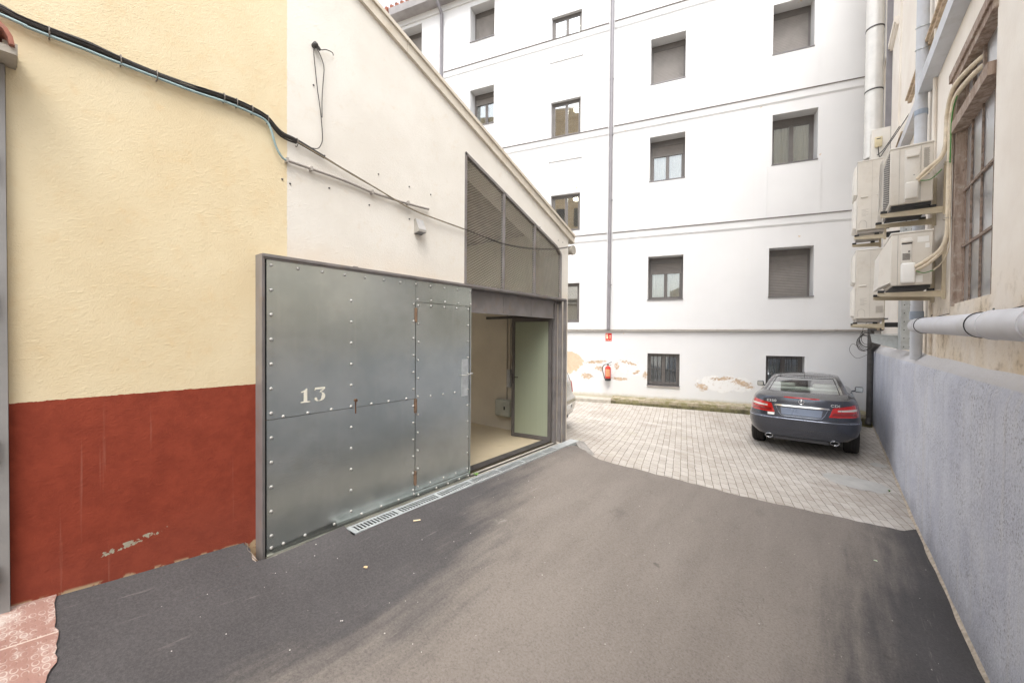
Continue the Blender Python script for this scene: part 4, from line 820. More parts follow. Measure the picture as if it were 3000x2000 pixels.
# mouldings
def ledge(name, y0, y1, z, x, h, mat, t=.02): return MB().box(x, RX+.0, y0, y1, z-h, z).box(x+.03, RX, y0, y1, z-h-.05, z-h).build(name, mat, rb)
ledge('moulding', 10.8, 13.3, 6.3, .97, .10, MT['rwall']); ledge('moulding', -2, 9.4, 4.03, 1.0, .03, LEDGE); ledge('moulding', 9.8, 13.1, 3.66, 1.0, .03, LEDGE)
MB().box(1.03, RX, -2, 10.6, 3.62, 3.70).box(1.05, RX, -2, 10.6, 3.70, 3.84).build('moulding', MT['rwall'], rb)
tr = empty('trunking', (1.0, 8, 3.4), 'pale blue-grey horizontal box trunking high on the cream wall', 'cable trunking')
MB().box(.945, RX-.001, -2, 7.72, 3.33, 3.50).build('duct', MT['pvc'], tr); MB().box(.93, RX-.002, 4.6, 4.615, 3.32, 3.51).build('joint', MT['cond'], tr)
MB().box(.965, RX-.001, 8.05, 10.7, 3.30, 3.44).build('duct', MT['pvcl'], tr)
# pipes
vp = empty('soil_pipe', (.98, 7.7, -.22), 'thick blue-grey vertical soil pipe standing on the plinth ledge', 'pipe')
VX, VY = .985, 7.75
MB().tube([(VX, VY, -.28), (VX, VY, 10.4)], .064, 20).build('pipe', MT['pvc'], vp, smooth=True)
MB().tube([(VX, VY, .27), (VX, VY, .38)], .073, 20).tube([(VX, VY, 3.05), (VX, VY, 3.12)], .070, 20).build('collar', simple('collar_blue', (.28, .33, .41), .4), vp, smooth=True)
b = MB()
for z in (3.95, 4.25): b.tube([(VX+.07*math.cos(a), VY+.07*math.sin(a), z+.02*math.sin(a)) for a in np.linspace(0, 6.28, 20)], .006, 6)
b.build('clamp', MT['galv'], vp, smooth=True)
hp = empty('waste_pipe', (.9, 5, .12), 'fat pale grey horizontal waste pipe along the lower cream wall', 'pipe')
hx = .885; PTS = [(1.0, 6.98, .165), (.94, 6.99, .167), (.90, 6.96, .166), (hx, 6.88, .163), (hx, 6.6, .158)]
MB().tube(catmull(PTS, 4)+[(hx, 6.5, .157), (hx, 1.5, .035)], .088, 24).build('pipe', MT['pvcl'], hp, smooth=True)
MB().tube([(hx, 6.62, .160), (hx, 6.60, .1595)], .0905, 24).build('coupling', MT['pvcl'], hp, smooth=True)
MB().tube([(hx, 4.02, .098), (hx, 3.3, .082)], .098, 24).tube([(hx, 4.06, .0985), (hx, 4.015, .098)], .101, 24).build('coupling', MT['pvcl'], hp, smooth=True)
b = MB()
for y, z in ((6.45, .156), (4.35, .106)):
    b.tube([(hx+.091*math.cos(a), y+.02*math.cos(a), z+.091*math.sin(a)) for a in np.linspace(0, 6.28, 28)], .004, 6); b.tube([(hx+.05, y, z+.08), (RX, y+.02, z+.13)], .004, 5); b.tube([(hx+.05, y-.02, z+.105), (hx+.06, y+.02, z+.115)], .006, 5)
b.build('wire_tie', MT['blk'], hp, smooth=True)
o = MB().tube([(RX-.025, 7.35, -.2), (RX-.025, 7.35, 10.3)], .02, 10).build('thin_pipe', MT['rwall'], smooth=True); tag(o, 'thin cream painted pipe beside the thick vertical soil pipe', 'pipe')
o = MB().box(.955, 1.045, 11.75, 11.87, 2.6, 10.4).build('corner_downpipe', DP, smooth=True); tag(o, 'dark grey downpipe high in the corner beside the white wrapped duct', 'drainpipe')
o = MB().tube([(.86, 12.80, .25), (.86, 12.80, -1.95)], .062, 14).tube([(.86, 12.8, -1.9), (.83, 12.75, -2.05)], .062, 14).tube([(.85, 12.82, -.3), (.97, 12.7, -.12)], .07, 10).tube([(1.03, 12.55, .23), (.86, 12.8, .23)], .05, 10).build('ground_downpipe', MT['steeld'], smooth=True); tag(o, 'dark iron downpipe at ground level in the corner behind the dark coupe', 'drainpipe')
wdk = MB(); prof = []; z = 4.1
while z < 11: prof += [(z, .155), (z+.045, .160), (z+.09, .155)]; z += .09
dct = empty('wrapped_duct', (.79, 12.25, 4.1), 'white foil wrapped ventilation duct rising in the far corner', 'duct')
wdk.lathe((.79, 12.25, 0), (0, 0, 1), prof, 24); wdk.build('flexible_hose', simple('duct_white', (.74, .73, .70), .4, .15, .05, 4, .1), dct, smooth=True)
MB().lathe((.79, 12.25, 0), (0, 0, 1), [(5.6, .158), (5.6, .165), (5.63, .165), (5.63, .158)], 24).lathe((.79, 12.25, 0), (0, 0, 1), [(7.0, .158), (7.0, .165), (7.03, .165), (7.03, .158)], 24).build('clamp', MT['steeld'], dct)
# coiled wires
b = MB(); rr = random.Random(2)
for k in range(7):
    cx, cz, r0 = .72+rr.uniform(-.03, .03), -.05+rr.uniform(-.06, .06), rr.uniform(.13, .23)
    b.tube([(cx+r0*math.cos(a)*.7, 12.1+.04*math.sin(a*2+k), cz+r0*math.sin(a)) for a in np.linspace(.5+rr.random(), 6.0+rr.random(), 24)], .006, 5)
b.tube(catmull([(.62, 12.1, -.2), (.50, 12.1, -.12), (.45, 12.1, -.28), (.58, 12.1, -.45), (.78, 12.15, -.35)], 5), .004, 5); b.tube(catmull([(.66, 12.1, .1), (.70, 12.1, .3), (.8, 11.9, .42)], 4), .006, 5)
o = b.build('wire_coil', MT['cable'], smooth=True); tag(o, 'tangled coil of wires hanging in the corner over the iron downpipe', 'wire')
# perforated channel post and arm
cp = empty('channel_post', (1.0, 9.2, -.2), 'galvanised perforated channel post with a horizontal arm on the blue-grey plinth', 'bracket')
b = MB(); b.box(.93, RX, 8.66, 8.672, -.165, 2.35); b.box(.93, .942, 8.672, 9.0, -.165, 2.35); b.build('channel', MT['galv'], cp)
b = MB()
for z in np.arange(-.12, 2.3, .13):
    for x in (.965, 1.03): b.tube([(x, 8.6595, z), (x, 8.655, z)], .008, 8)
b.build('bolt_hole', MT['blk'], cp)
MB().prism([(.60, 9.0, .07), (.93, 9.0, .055), (.93, 9.0, -.165), (.62, 9.0, -.06)], (0, .03, 0)).box(.60, .93, 8.93, 9.03, .068, .078).build('arm', MT['galv'], cp)
# ------------------------------------------------------------------ air conditioners
def ac_bracket(yc, x0, x1, z, root, w=.035):
    for y in yc:
        b = MB(); b.prism([(x0, y-w/2, z), (x1, y-w/2, z), (x1, y-w/2, z-.075), (x0+.03, y-w/2, z-.045), (x0, y-w/2, z-.035)], (0, w, 0))
        b.box(x1-.035, x1-.001, y-.03, y-w/2-.001, z-.10, z+.50); br_ = b.build('wall_bracket', MT['brk'], root)
        for x in (x0+.03, x1-.12): MB().box(x-.03, x+.03, y-.03, y+.03, z+.001, z+.028).build('rubber_foot', MT['blk'], br_)
def louvres(b, x0, x1, y, z0, z1, n):
    for k in range(n): z = z0+(z1-z0)*k/n; b.box(x0, x1, y-.003, y, z, z+(z1-z0)/n*.45)
# upper single-fan unit
a1 = empty('air_conditioner', (.77, 7.0, 1.55), 'beige air conditioner with wire fan guard, uppermost beside the old window', 'air conditioner', 'air conditioners on the cream wall')
x0, x1, y0, y1, z0, z1 = .585, .952, 6.60, 7.42, 1.60, 2.285
MB().box(x0, x1, y0, y1, z0, z1-.02, .012).build('casing', MT['acb'], a1, smooth=True)
MB().box(x0-.008, x1+.004, y0-.006, y1+.006, z1-.022, z1, .006).build('lid', MT['acw'], a1, smooth=True)
MB().box(x0+.02, x1-.01, y0+.03, y1-.02, z0-.035, z0-.001).build('base_pan', MT['blk'], a1)
b = MB(); b.box(x0+.125, x0+.255, y0-.012, y0, z0+.02, z1-.06, .005); b.build('side_cover', MT['acw'], a1, smooth=True)
b = MB(); b.box(x0+.13, x0+.245, y0-.05, y0-.01, z0+.04, z0+.24, .018); b.build('valve_cover', MT['acw'], a1, smooth=True)
b = MB(); b.box(x0+.14, x0+.245, y0-.032, y0-.01, z1-.155, z1-.125, .006); b.build('side_grip', MT['acw'], a1, smooth=True)
b = MB(); b.box(x0+.082, x0+.084, y0-.002, y0, z0, z1-.03); b.box(x0+.262, x0+.264, y0-.002, y0, z0, z1-.03); b.box(x0+.2, x0+.213, y0-.014, y0-.011, z0+.315, z0+.325)
for k in range(24):
    z = z1-.075-k*.0095; b.box(x0+.285+(k % 3)*.001, x0+.335-(k*7 % 5)*.002, y0-.0015, y0, z, z+.004)
b.box(x0+.29, x0+.335, y0-.0018, y0, z1-.345, z1-.328); b.box(x0+.288, x0+.335, y0-.0018, y0, z1-.385, z1-.376); b.build('warning_label', simple('label_ink', (.25, .24, .22), .7), a1)
b = MB()
for k in range(22):
    z = z0+.06+k*.026; b.tube([(x0-.002, y0+.02, z), (x0-.05, y0+.05, z), (x0-.065, y0+.3, z), (x0-.05, y0+.56, z), (x0-.002, y0+.6, z)], .0028, 5)
for y in np.linspace(y0+.06, y0+.56, 6): b.tube([(x0-.002, y, z0+.04), (x0-.055, y, z0+.06), (x0-.055, y, z0+.61), (x0-.002, y, z0+.63)], .003, 5)
b.build('fan_guard', MT['acw'], a1, smooth=True)
MB().box(x0-.006, x0-.001, y0+.03, y0+.60, z0+.05, z0+.63).build('fan_shade_plate', MT['steeld'], a1)  # dark plate behind the guard stands in for shade inside the fan opening
ac_bracket((6.70, 7.30), .515, RX, 1.535, a1)
# lower unit with wind deflector
a2 = empty('air_conditioner', (.78, 7.0, .6), 'beige air conditioner with pale wind deflector hood, lower one beside the old window', 'air conditioner', 'air conditioners on the cream wall')
x0, x1, y0, y1, z0, z1 = .612, .96, 6.60, 7.40, .635, 1.27
MB().box(x0, x1, y0, y1, z0, z1-.02, .012).build('casing', MT['acb'], a2, smooth=True)
MB().box(x0-.008, x1+.004, y0-.006, y1+.006, z1-.022, z1, .006).build('lid', MT['acw'], a2, smooth=True)
MB().box(x0+.02, x1-.01, y0+.03, y1-.02, z0-.035, z0-.001).build('base_pan', MT['blk'], a2)
b = MB(); b.add([(x0, y0+.02, z1-.03), (x0, y0+.7, z1-.03), (x0-.10, y0+.06, z1-.22), (x0-.10, y0+.66, z1-.22), (x0-.11, y0+.06, z0-.01), (x0-.11, y0+.66, z0-.01), (x0, y0+.02, z0+.04), (x0, y0+.7, z0+.04)], [(0, 1, 3, 2), (2, 3, 5, 4), (0, 2, 4, 6), (1, 7, 5, 3), (4, 5, 7, 6)]); b.build('wind_deflector', MT['acw'], a2)
b = MB(); b.box(x0+.08, x0+.175, y0-.018, y0, z0+.26, z1-.08, .008); b.build('side_cover', MT['acw'], a2, smooth=True)
b = MB(); b.box(x0+.08, x0+.205, y0-.055, y0-.0, z0+.02, z0+.26, .02); b.build('valve_cover', MT['white'], a2, smooth=True)
b = MB(); b.box(x0+.085, x0+.18, y0-.035, y0-.015, z1-.135, z1-.105, .006); b.build('side_grip', MT['acw'], a2, smooth=True)
b = MB(); louvres(b, x0+.095, x0+.16, y0-.0185, z0+.30, z0+.38, 6); b.tube([(x0+.15, y0-.018, z0+.395), (x0+.15, y0-.021, z0+.395)], .009, 10); b.box(x0+.055, x0+.057, y0-.002, y0, z0, z1-.03); b.box(x0+.085, x0+.175, y0-.019, y0-.016, z1-.152, z1-.138); b.build('vent_slots', MT['steeld'], a2)
b = MB(); b.box(x0+.22, x0+.315, y0-.0015, y0, z1-.14, z1-.075); b.build('rating_label', MT['white'], a2); MB().box(x0+.285, x0+.32, y0-.0015, y0, z1-.21, z1-.155).build('rating_label', MT['white'], a2); MB().box(x0+.215, x0+.27, y0-.0015, y0, z0+.03, z0+.11).build('rating_label', MT['white'], a2)
ac_bracket((6.70, 7.30), .505, RX, .565, a2)
def tallac(z0, z1, label):
    a = empty('air_conditioner', (.6, 9.7, z0), label, 'air conditioner', 'air conditioners on the cream wall')
    x0, x1, y0, y1 = .41, .79, 9.30, 10.25
    MB().box(x0, x1, y0, y1, z0, z1-.02, .012).build('casing', MT['acb'], a, smooth=True)
    MB().box(x0-.006, x1+.004, y0-.006, y1+.006, z1-.022, z1, .006).build('lid', MT['acw'], a, smooth=True)
    mz = z0+(z1-z0)*.5; b = MB(); b.box(x0+.006, x0+.19, y0-.003, y0, mz+.004, z1-.03); b.box(x0+.194, x1-.004, y0-.003, y0, mz+.004, z1-.03); b.box(x0+.006, x0+.19, y0-.003, y0, z0+.01, mz-.002); b.box(x0+.194, x1-.004, y0-.003, y0, z0+.01, mz-.002); b.build('service_panel', MT['acb'], a)
    b = MB(); b.box(x0+.045, x0+.14, y0-.022, y0-.003, mz-.04, mz-.022, .004); b.box(x0+.25, x0+.34, y0-.022, y0-.003, mz-.03, mz-.014, .004); b.build('grip', MT['acw'], a)
    b = MB(); louvres(b, x0+.27, x0+.36, y0-.0032, z0+.10, z0+.22, 8); b.tube([(x0+.03, y0-.004, z0+.03), (x0+.03, y0-.004, z0+.12), (x0+.05, y0-.004, z0+.155), (x0+.08, y0-.004, z0+.17), (x0+.11, y0-.004, z0+.155), (x0+.13, y0-.004, z0+.12), (x0+.13, y0-.004, z0+.03)], .0022, 4)
    b.box(x0+.191, x0+.193, y0-.001, y0+.001, z0+.01, z1-.03)
    for k in range(6): b.box(x0+.06, x0+.06+(.09 if k % 2 else .06), y0-.0035, y0-.003, z0+.24+k*.022, z0+.245+k*.022)
    b.build('vent_slots', MT['cond'], a)
    b = MB()
    for zz_ in (z0+.04, mz+.03):
        hgt = (z1-z0)*.42; b.prism([(x0-.004, y0+.03, zz_), (x0-.045, y0+.06, zz_+.02), (x0-.045, y0+.06, zz_+hgt-.02), (x0-.004, y0+.03, zz_+hgt)], (0, .62, 0))
    b.build('fan_grille', MT['acw'], a, smooth=50)
    MB().box(x0+.02, x1-.02, y0+.04, y1-.04, z0-.05, z0-.001).build('base_pan', MT['cond'], a)
    ac_bracket((9.38, 10.15), .385, .80, z0-.09, a, .04)
    b = MB().box(.80, 1.0, 9.33, 9.43, z0-.15, z0-.07).box(.79, .83, 9.2, 9.33, z0-.02, z0+.0); b.build('strut', MT['blk'], a); return a
tallac(1.90, 3.11, 'tall beige twin-fan air conditioner, upper of the stacked far pair')
tallac(.35, 1.56, 'tall beige twin-fan air conditioner, lower of the stacked far pair')
jb = empty('junction_cabinet', (.73, 10.2, 3.1), 'pale cabinet with a small cream socket box, above the tall air conditioners', 'cabinet')
MB().box(.62, .88, 9.95, 10.3, 3.12, 3.86, .008).build('cabinet', MT['acw'], jb, smooth=True)
MB().box(.665, .77, 9.91, 9.95, 3.52, 3.70, .006).build('socket_box', simple('old_cream', (.60, .52, .34), .5), jb, smooth=True)
MB().box(.69, .745, 9.905, 9.91, 3.655, 3.668).tube(catmull([(.715, 9.93, 3.52), (.72, 9.9, 3.4), (.74, 9.9, 3.32), (.8, 9.9, 3.42), (.95, 9.6, 3.62), (1.05, 9.3, 3.75)], 4), .007, 5).tube(catmull([(.70, 9.9, 3.36), (.8, 9.9, 3.46), (.96, 9.6, 3.68)], 4), .007, 5).build('lead', MT['blk'], jb)
# refrigerant pipes
ip = empty('refrigerant_pipes', (1.0, 6.4, 1.5), 'cream insulated pipes curving from the air conditioners into the old window', 'pipe')
b = MB()
b.tube(catmull([(.82, 6.57, 1.86), (.88, 6.52, 1.93), (.985, 6.48, 2.03), (1.02, 6.47, 2.15), (1.03, 6.50, 2.35), (1.035, 6.50, 2.52), (1.04, 6.36, 2.66), (1.05, 6.1, 2.68), (1.12, 5.72, 2.66), (1.2, 5.6, 2.66)], 6), .022, 10)
b.tube(catmull([(.82, 6.57, 1.83), (.90, 6.50, 1.90), (1.0, 6.47, 2.02)], 5), .010, 8)
b.tube(catmull([(.82, 6.56, .84), (.90, 6.47, .90), (.99, 6.42, .99), (1.03, 6.38, 1.12), (1.035, 6.36, 1.30), (1.035, 6.36, 1.7), (1.035, 6.34, 2.1), (1.035, 6.30, 2.4), (1.05, 6.15, 2.56), (1.12, 5.75, 2.58), (1.2, 5.6, 2.58)], 6), .023, 10)
b.tube(catmull([(.82, 6.56, .80), (.91, 6.46, .86), (1.0, 6.41, .98), (1.045, 6.40, 1.2), (1.045, 6.40, 1.9), (1.045, 6.38, 2.4)], 6), .017, 8)
b.build('insulated_pipe', MT['insul'], ip, smooth=True)
b = MB(); b.tube(catmull([(1.06, 6.05, 2.6), (1.04, 6.20, 2.50), (1.03, 6.27, 2.35), (1.03, 6.29, 2.1), (1.03, 6.30, 1.9)], 5), .006, 6); b.build('earth_wire', MT['green'], ip, smooth=True); b = MB(); b.tube(catmull([(.84, 6.55, 1.83), (.92, 6.52, 1.82), (1.0, 6.48, 1.90)], 5), .005, 6); b.build('earth_wire', MT['green'], ip, smooth=True); b = MB(); b.tube(catmull([(.82, 6.54, .79), (.88, 6.52, .76), (.95, 6.48, .78)], 5), .005, 6)
b.build('earth_wire', MT['green'], ip, smooth=True)
b = MB(); b.tube(catmull([(.95, 6.48, .78), (1.01, 6.42, .86), (1.045, 6.34, 1.02), (1.04, 6.31, 1.3), (1.04, 6.31, 2.2)], 5), .006, 6); b.build('drain_hose', MT['insul'], ip, smooth=True)
for z in (1.92, 1.32): MB().tube([(1.035+.04*math.cos(a), 6.37+.05*math.sin(a), z) for a in np.linspace(0, 6.28, 14)], .004, 5).build('strap', MT['conc'], ip)
# ------------------------------------------------------------------ tan brick building opposite, out of frame, seen in window reflections
bb = empty('brick_building', (-10, -7, -2), 'tan brick building mirrored in the windows of the white facade', 'building')
MB().box(-16, -4.2, -9, -5.5, -3, 17).build('wall', MT['brick'], bb)
b = MB()
for ix in range(9):
    for iz in range(4): b.box(-15.5+ix*1.3, -14.9+ix*1.3, -5.5, -5.48, 0+iz*4.1, 1.3+iz*4.1)
b.build('window', MT['steeld'], bb)
# ------------------------------------------------------------------ cars
def carbody(Lv, n=4.0, Lr=.9, Lf=1.0, K=11, KS=8):
    rings = []
    for (z, yr, hw, yf) in Lv:
        half = []
        for k in range(K):
            a = (k/(K-1))*math.pi/2; half.append((hw*math.sin(a)**(2/n) if k else 0, yr+Lr*(1-max(0, math.cos(a))**(2/n))))
        for k in range(1, KS): t = k/KS; half.append((hw*(1+.0*math.sin(math.pi*t)), yr+Lr+(yf-Lf-yr-Lr)*t))
        for k in range(K):
            a = (k/(K-1))*math.pi/2; half.append((hw*max(0, math.cos(a))**(2/2.8) if k < K-1 else 0, yf-Lf*(1-math.sin(a)**(2/2.8)) if k else yf-Lf))
        full = half+[(-x, y) for x, y in half[-2:0:-1]]
        rings.append([(x, y, z) for x, y in full])
    return rings
def yrear(Lv, x, z, n=4.0, Lr=.9):
    zs = [l[0] for l in Lv]; yr = np.interp(z, zs, [l[1] for l in Lv]); hw = np.interp(z, zs, [l[2] for l in Lv])
    return float(yr+Lr*(1-(max(0, 1-min(1, abs(x)/hw)**n))**(1/n)))
def build_car(name, label, M, Lv, Gv, paint, wb, rad, lamp, crown=.05, bn=4.0, bLr=.9, gn=3.4, gLr=.55):
    root = empty(name, tuple(M.translation), label, 'car'); RI = rootloc(root)
    rings = carbody(Lv, bn, bLr); N = len(rings[0])
    b = MB(M); b.add([p for r in rings for p in r], [(i*N+k, i*N+(k+1) % N, (i+1)*N+(k+1) % N, (i+1)*N+k) for i in range(len(rings)-1) for k in range(N)])
    b.add([p for p in rings[0]], [tuple(range(N))])
    b.add([p for p in rings[-1]], [tuple(range(N))])
    body = b.build('body', [paint, MT['trim']], root)
    # wheel arches cut with a real boolean, applied at once
    cm = MB(M)
    for yy in (wb[0], wb[1]):
        for sx in (-1, 1): cm.lathe((sx*(Lv[4][2]-.30), yy, rad), (sx, 0, 0), [(0, .001), (0, rad+.045), (.6, rad+.045), (.6, .001)], 32)
    cut = cm.build('cutter', MT['trim'])
    bmn = bmesh.new(); bmn.from_mesh(body.data); bmesh.ops.remove_doubles(bmn, verts=bmn.verts, dist=.0004); bmesh.ops.recalc_face_normals(bmn, faces=bmn.faces); bmn.to_mesh(body.data); bmn.free()
    bmn = bmesh.new(); bmn.from_mesh(cut.data); bmesh.ops.remove_doubles(bmn, verts=bmn.verts, dist=.004); bmesh.ops.recalc_face_normals(bmn, faces=bmn.faces); bmn.to_mesh(cut.data); bmn.free()
    md = body.modifiers.new('b', 'BOOLEAN'); md.object = cut; md.operation = 'DIFFERENCE'; md.solver = 'EXACT'
    bpy.context.view_layer.update()
    me = bpy.data.meshes.new_from_object(body.evaluated_get(bpy.context.evaluated_depsgraph_get())); body.modifiers.clear()
    if len(me.polygons) > 200: body.data = me
    bpy.data.objects.remove(cut)
    body.data.polygons.foreach_set('use_smooth', [True]*len(body.data.polygons)); body.data.set_sharp_from_angle(angle=R(28))
    # greenhouse
    K, KS = 11, 8
    gr_ = carbody(Gv, n=gn, Lr=gLr, Lf=.75); nG = len(gr_); half = N//2
    ri = [k for k in range(K)]
    def cls(i, k):
        kk = k if k < half else N-1-k
        if i >= 5 or i < 0: return 'p'
        if kk < 6: return 'r' if 0 <= i < 5 else 'p'
        if K-1 <= kk < K-1+KS-1: return 's' if i < 4 else 'p'
        if kk >= K+KS-1+3: return 'w'
        return 'p'
    parts = {'p': MB(M), 'r': MB(M), 's': MB(M), 'w': MB(M)}
    for i in range(nG-1):
        for k in range(N):
            q = [gr_[i][k], gr_[i][(k+1) % N], gr_[i+1][(k+1) % N], gr_[i+1][k]]; parts[cls(i, k)].add(q, [(0, 1, 2, 3)])
    top = gr_[-1]; m_ = N//2; Mx = 10; vs = []
    y0c, y1c = top[0][1], top[m_][1]
    for k in range(m_+1):
        xr, yk, zk = top[k]; t = (yk-y0c)/(y1c-y0c); cr = crown*max(0, 4*t*(1-t))**.7
        for j in range(Mx+1): u = -1+2*j/Mx; vs.append((xr*u, yk, zk+cr*(1-abs(u)**2.4)))
    parts['p'].add(vs, [(k*(Mx+1)+j, k*(Mx+1)+j+1, (k+1)*(Mx+1)+j+1, (k+1)*(Mx+1)+j) for k in range(m_) for j in range(Mx)])
    def weld(o):
        bmn = bmesh.new(); bmn.from_mesh(o.data); bmesh.ops.remove_doubles(bmn, verts=bmn.verts, dist=.0004); bmesh.ops.recalc_face_normals(bmn, faces=bmn.faces); bmn.to_mesh(o.data); bmn.free()
        o.data.polygons.foreach_set('use_smooth', [True]*len(o.data.polygons)); return o
    weld(parts['p'].build('roof', paint, root, smooth=50))
    weld(parts['r'].build('rear_window', MT['cglass'], root, smooth=50)); weld(parts['w'].build('windscreen', MT['cglass'], root, smooth=50)); weld(parts['s'].build('side_window', MT['cglass'], root, smooth=50))
    # black edge line round the backlight
    e = MB(M); P = [gr_[i][5] for i in range(5)]; e.tube(P, .008, 6); e.tube([(-x, y, z) for x, y, z in P], .008, 6)
    e.tube([gr_[0][k] for k in (*range(N-5, N), *range(0, 6))], .008, 6); e.tube([gr_[4][k] for k in (*range(N-5, N), *range(0, 6))], .008, 6)
    e.build('window_seal', MT['trim'], root, smooth=True)
    # interior
    hwg = Gv[0][2]; zb = Gv[0][0]
    MB(M).box(-hwg+.1, hwg-.1, Gv[0][1]+.15, Gv[0][1]+.75, zb-.10, zb-.06).build('parcel_shelf', MT['seat'], root)
    MB(M).box(-.62, .62, Gv[0][1]+.62, Gv[0][1]+.80, zb-.45, zb+.05, .05).build('rear_seat', MT['seat'], root, smooth=True)
    for sx in (-.37, .37):
        so_ = MB(M).box(sx-.25, sx+.25, Gv[0][1]+1.45, Gv[0][1]+1.62, zb-.5, zb+.06, .07).build('front_seat', MT['seat'], root, smooth=True)
        MB(M).box(sx-.14, sx+.14, Gv[0][1]+1.47, Gv[0][1]+1.57, zb+.07, zb+.19, .04).build('headrest', MT['trim'], so_, smooth=True)
        MB(M).box(sx-.22, sx+.22, Gv[0][1]+.64, Gv[0][1]+.76, zb+.03, zb+.12, .035).build('rear_headrest', MT['seat'], root, smooth=True)
    MB(M).box(-.13, .13, Gv[0][3]-.75, Gv[0][3]-.72, zb+.10, zb+.17, .01).build('interior_mirror', MT['trim'], root, smooth=True)
    MB(M).box(-hwg+.08, hwg-.08, Gv[0][3]-.55, Gv[0][3]-.1, zb-.1, zb-.03, .03).build('dashboard', MT['trim'], root, smooth=True)
    MB(M).box(-hwg+.05, hwg-.05, Gv[0][1]+.2, Gv[0][3]-.2, .45, .5).build('cabin_floor', MT['trim'], root)
    # wheels
    hw = Lv[4][2]
    for yy in wb:
        for sx in (-1, 1):
            xo = sx*(hw-.012); W_ = .235
            prof = [(0, rad*.62), (.005, rad*.90), (.022, rad*.965), (.04, rad)]
            for k in range(4): x_ = .045+k*.044; prof += [(x_+.030, rad), (x_+.031, rad-.009), (x_+.040, rad-.009), (x_+.041, rad)]
            prof += [(W_-.03, rad), (W_-.012, rad*.965), (W_, rad*.9), (W_, rad*.62)]
            w = MB(M).lathe((xo, yy, rad), (-sx, 0, 0), prof, 36).build('wheel', MT['tyre'], root, smooth=True)
            m_ = MB(M); m_.lathe((xo, yy, rad), (-sx, 0, 0), [(.03, .001), (.025, .05), (.03, .06), (.05, .07), (.05, rad*.55), (.008, rad*.60), (.006, rad*.64), (.2, rad*.62)], 30)
            for k in range(10):
                a = k*math.pi/5; c_, s_ = math.cos(a), math.sin(a); r0, r1 = .05, rad*.6
                m_.add([(xo-sx*.02, yy+c_*r0-s_*.02, rad+s_*r0+c_*.02), (xo-sx*.02, yy+c_*r0+s_*.02, rad+s_*r0-c_*.02), (xo-sx*.012, yy+c_*r1+s_*.016, rad+s_*r1-c_*.016), (xo-sx*.012, yy+c_*r1-s_*.016, rad+s_*r1+c_*.016)], [(0, 1, 2, 3)])
            m_.build('rim', MT['rim'], w)
    return root
# surface helpers for the dark coupe
LV = [(.295,.20,.66,4.45),(.345,.075,.775,4.58),(.43,.035,.855,4.66),(.58,.012,.892,4.69),(.682,.0,.893,4.68),(.70,.022,.888,4.67),(.72,.048,.882,4.66),(.84,.065,.872,4.62),(.93,.075,.858,4.52),(1.0,.085,.838,4.25),(1.05,.085,.812,4.0),(1.082,.10,.78,3.85),(1.100,.17,.745,3.7),(1.122,.36,.715,3.6),(1.144,.56,.70,3.5)]
GV = [(1.138,.57,.70,3.42),(1.20,.74,.675,3.24),(1.27,.94,.643,3.06),(1.335,1.14,.61,2.90),(1.378,1.31,.585,2.80),(1.395,1.40,.572,2.72)]
CM = Matrix.Translation((-.335, 9.15, -2.218))
coupe = build_car('dark_coupe', 'dark slate grey coupe seen from behind, parked against the blue-grey wall', CM, LV, GV, MT['car'], (1.02, 3.78), .335, None)
def RS(x, z, off=.004): return (x, yrear(LV, x, z)-off, z)
def rpatch(poly, off, nx=10, nz=5):   # poly: 4 corners (x,z) inner-bottom, outer-bottom, outer-top, inner-top ; thin shell following the rear
    b = MB(CM); vs = []
    for lay in (off, -.012):
        for j in range(nz+1):
            for i in range(nx+1):
                u, v = i/nx, j/nz
                x = (poly[0][0]*(1-u)+poly[1][0]*u)*(1-v)+(poly[3][0]*(1-u)+poly[2][0]*u)*v; z = (poly[0][1]*(1-u)+poly[1][1]*u)*(1-v)+(poly[3][1]*(1-u)+poly[2][1]*u)*v
                vs.append(RS(x, z, lay))
    m = (nx+1)*(nz+1); fs = [(j*(nx+1)+i, j*(nx+1)+i+1, (j+1)*(nx+1)+i+1, (j+1)*(nx+1)+i) for j in range(nz) for i in range(nx)]
    per = [i for i in range(nx+1)]+[(j+1)*(nx+1)-1 for j in range(1, nz+1)]+[nz*(nx+1)+i for i in range(nx-1, -1, -1)]+[j*(nx+1) for j in range(nz-1, 0, -1)]
    fs += [(per[k], per[(k+1) % len(per)], m+per[(k+1) % len(per)], m+per[k]) for k in range(len(per))]
    b.add(vs, fs); return b
for sx in (-1, 1):
    t = rpatch([(sx*.41, .785), (sx*.845, .800), (sx*.822, 1.02), (sx*.47, .955)], .010).build('tail_light', MT['tail'], coupe, smooth=50)
    rpatch([(sx*.45, .812), (sx*.80, .822), (sx*.80, .872), (sx*.475, .868)], .0115, 8, 2).build('lamp_segment', simple('lamp_dark_red', (.20, .002, .003), .15, 0, .1, 20, 0, coat=1), t)
    rpatch([(sx*.535, .895), (sx*.815, .905), (sx*.81, .945), (sx*.535, .922)], .013, 10, 2).build('reflector_strip', MT['tailw'], t)
    rpatch([(sx*.60, .772), (sx*.60001, .774), (sx*.572, .99), (sx*.578, .99)], .0135, 1, 4).build('lamp_split', MT['trim'], t)
rpatch([(-.53, .735), (-.42, .735), (-.415, .78), (-.53, .78)], .008, 3, 2).build('reverse_light', MT['white'], coupe)
def line(pts, r, mat, name, off=.002):
    L = []
    for i in range(len(pts)-1):
        for k in range(6): t = k/6; L.append(RS(pts[i][0]*(1-t)+pts[i+1][0]*t, pts[i][1]*(1-t)+pts[i+1][1]*t, off))
    L.append(RS(*pts[-1], off)); return MB(CM).tube(L, r, 6).build(name, mat, coupe, smooth=True)
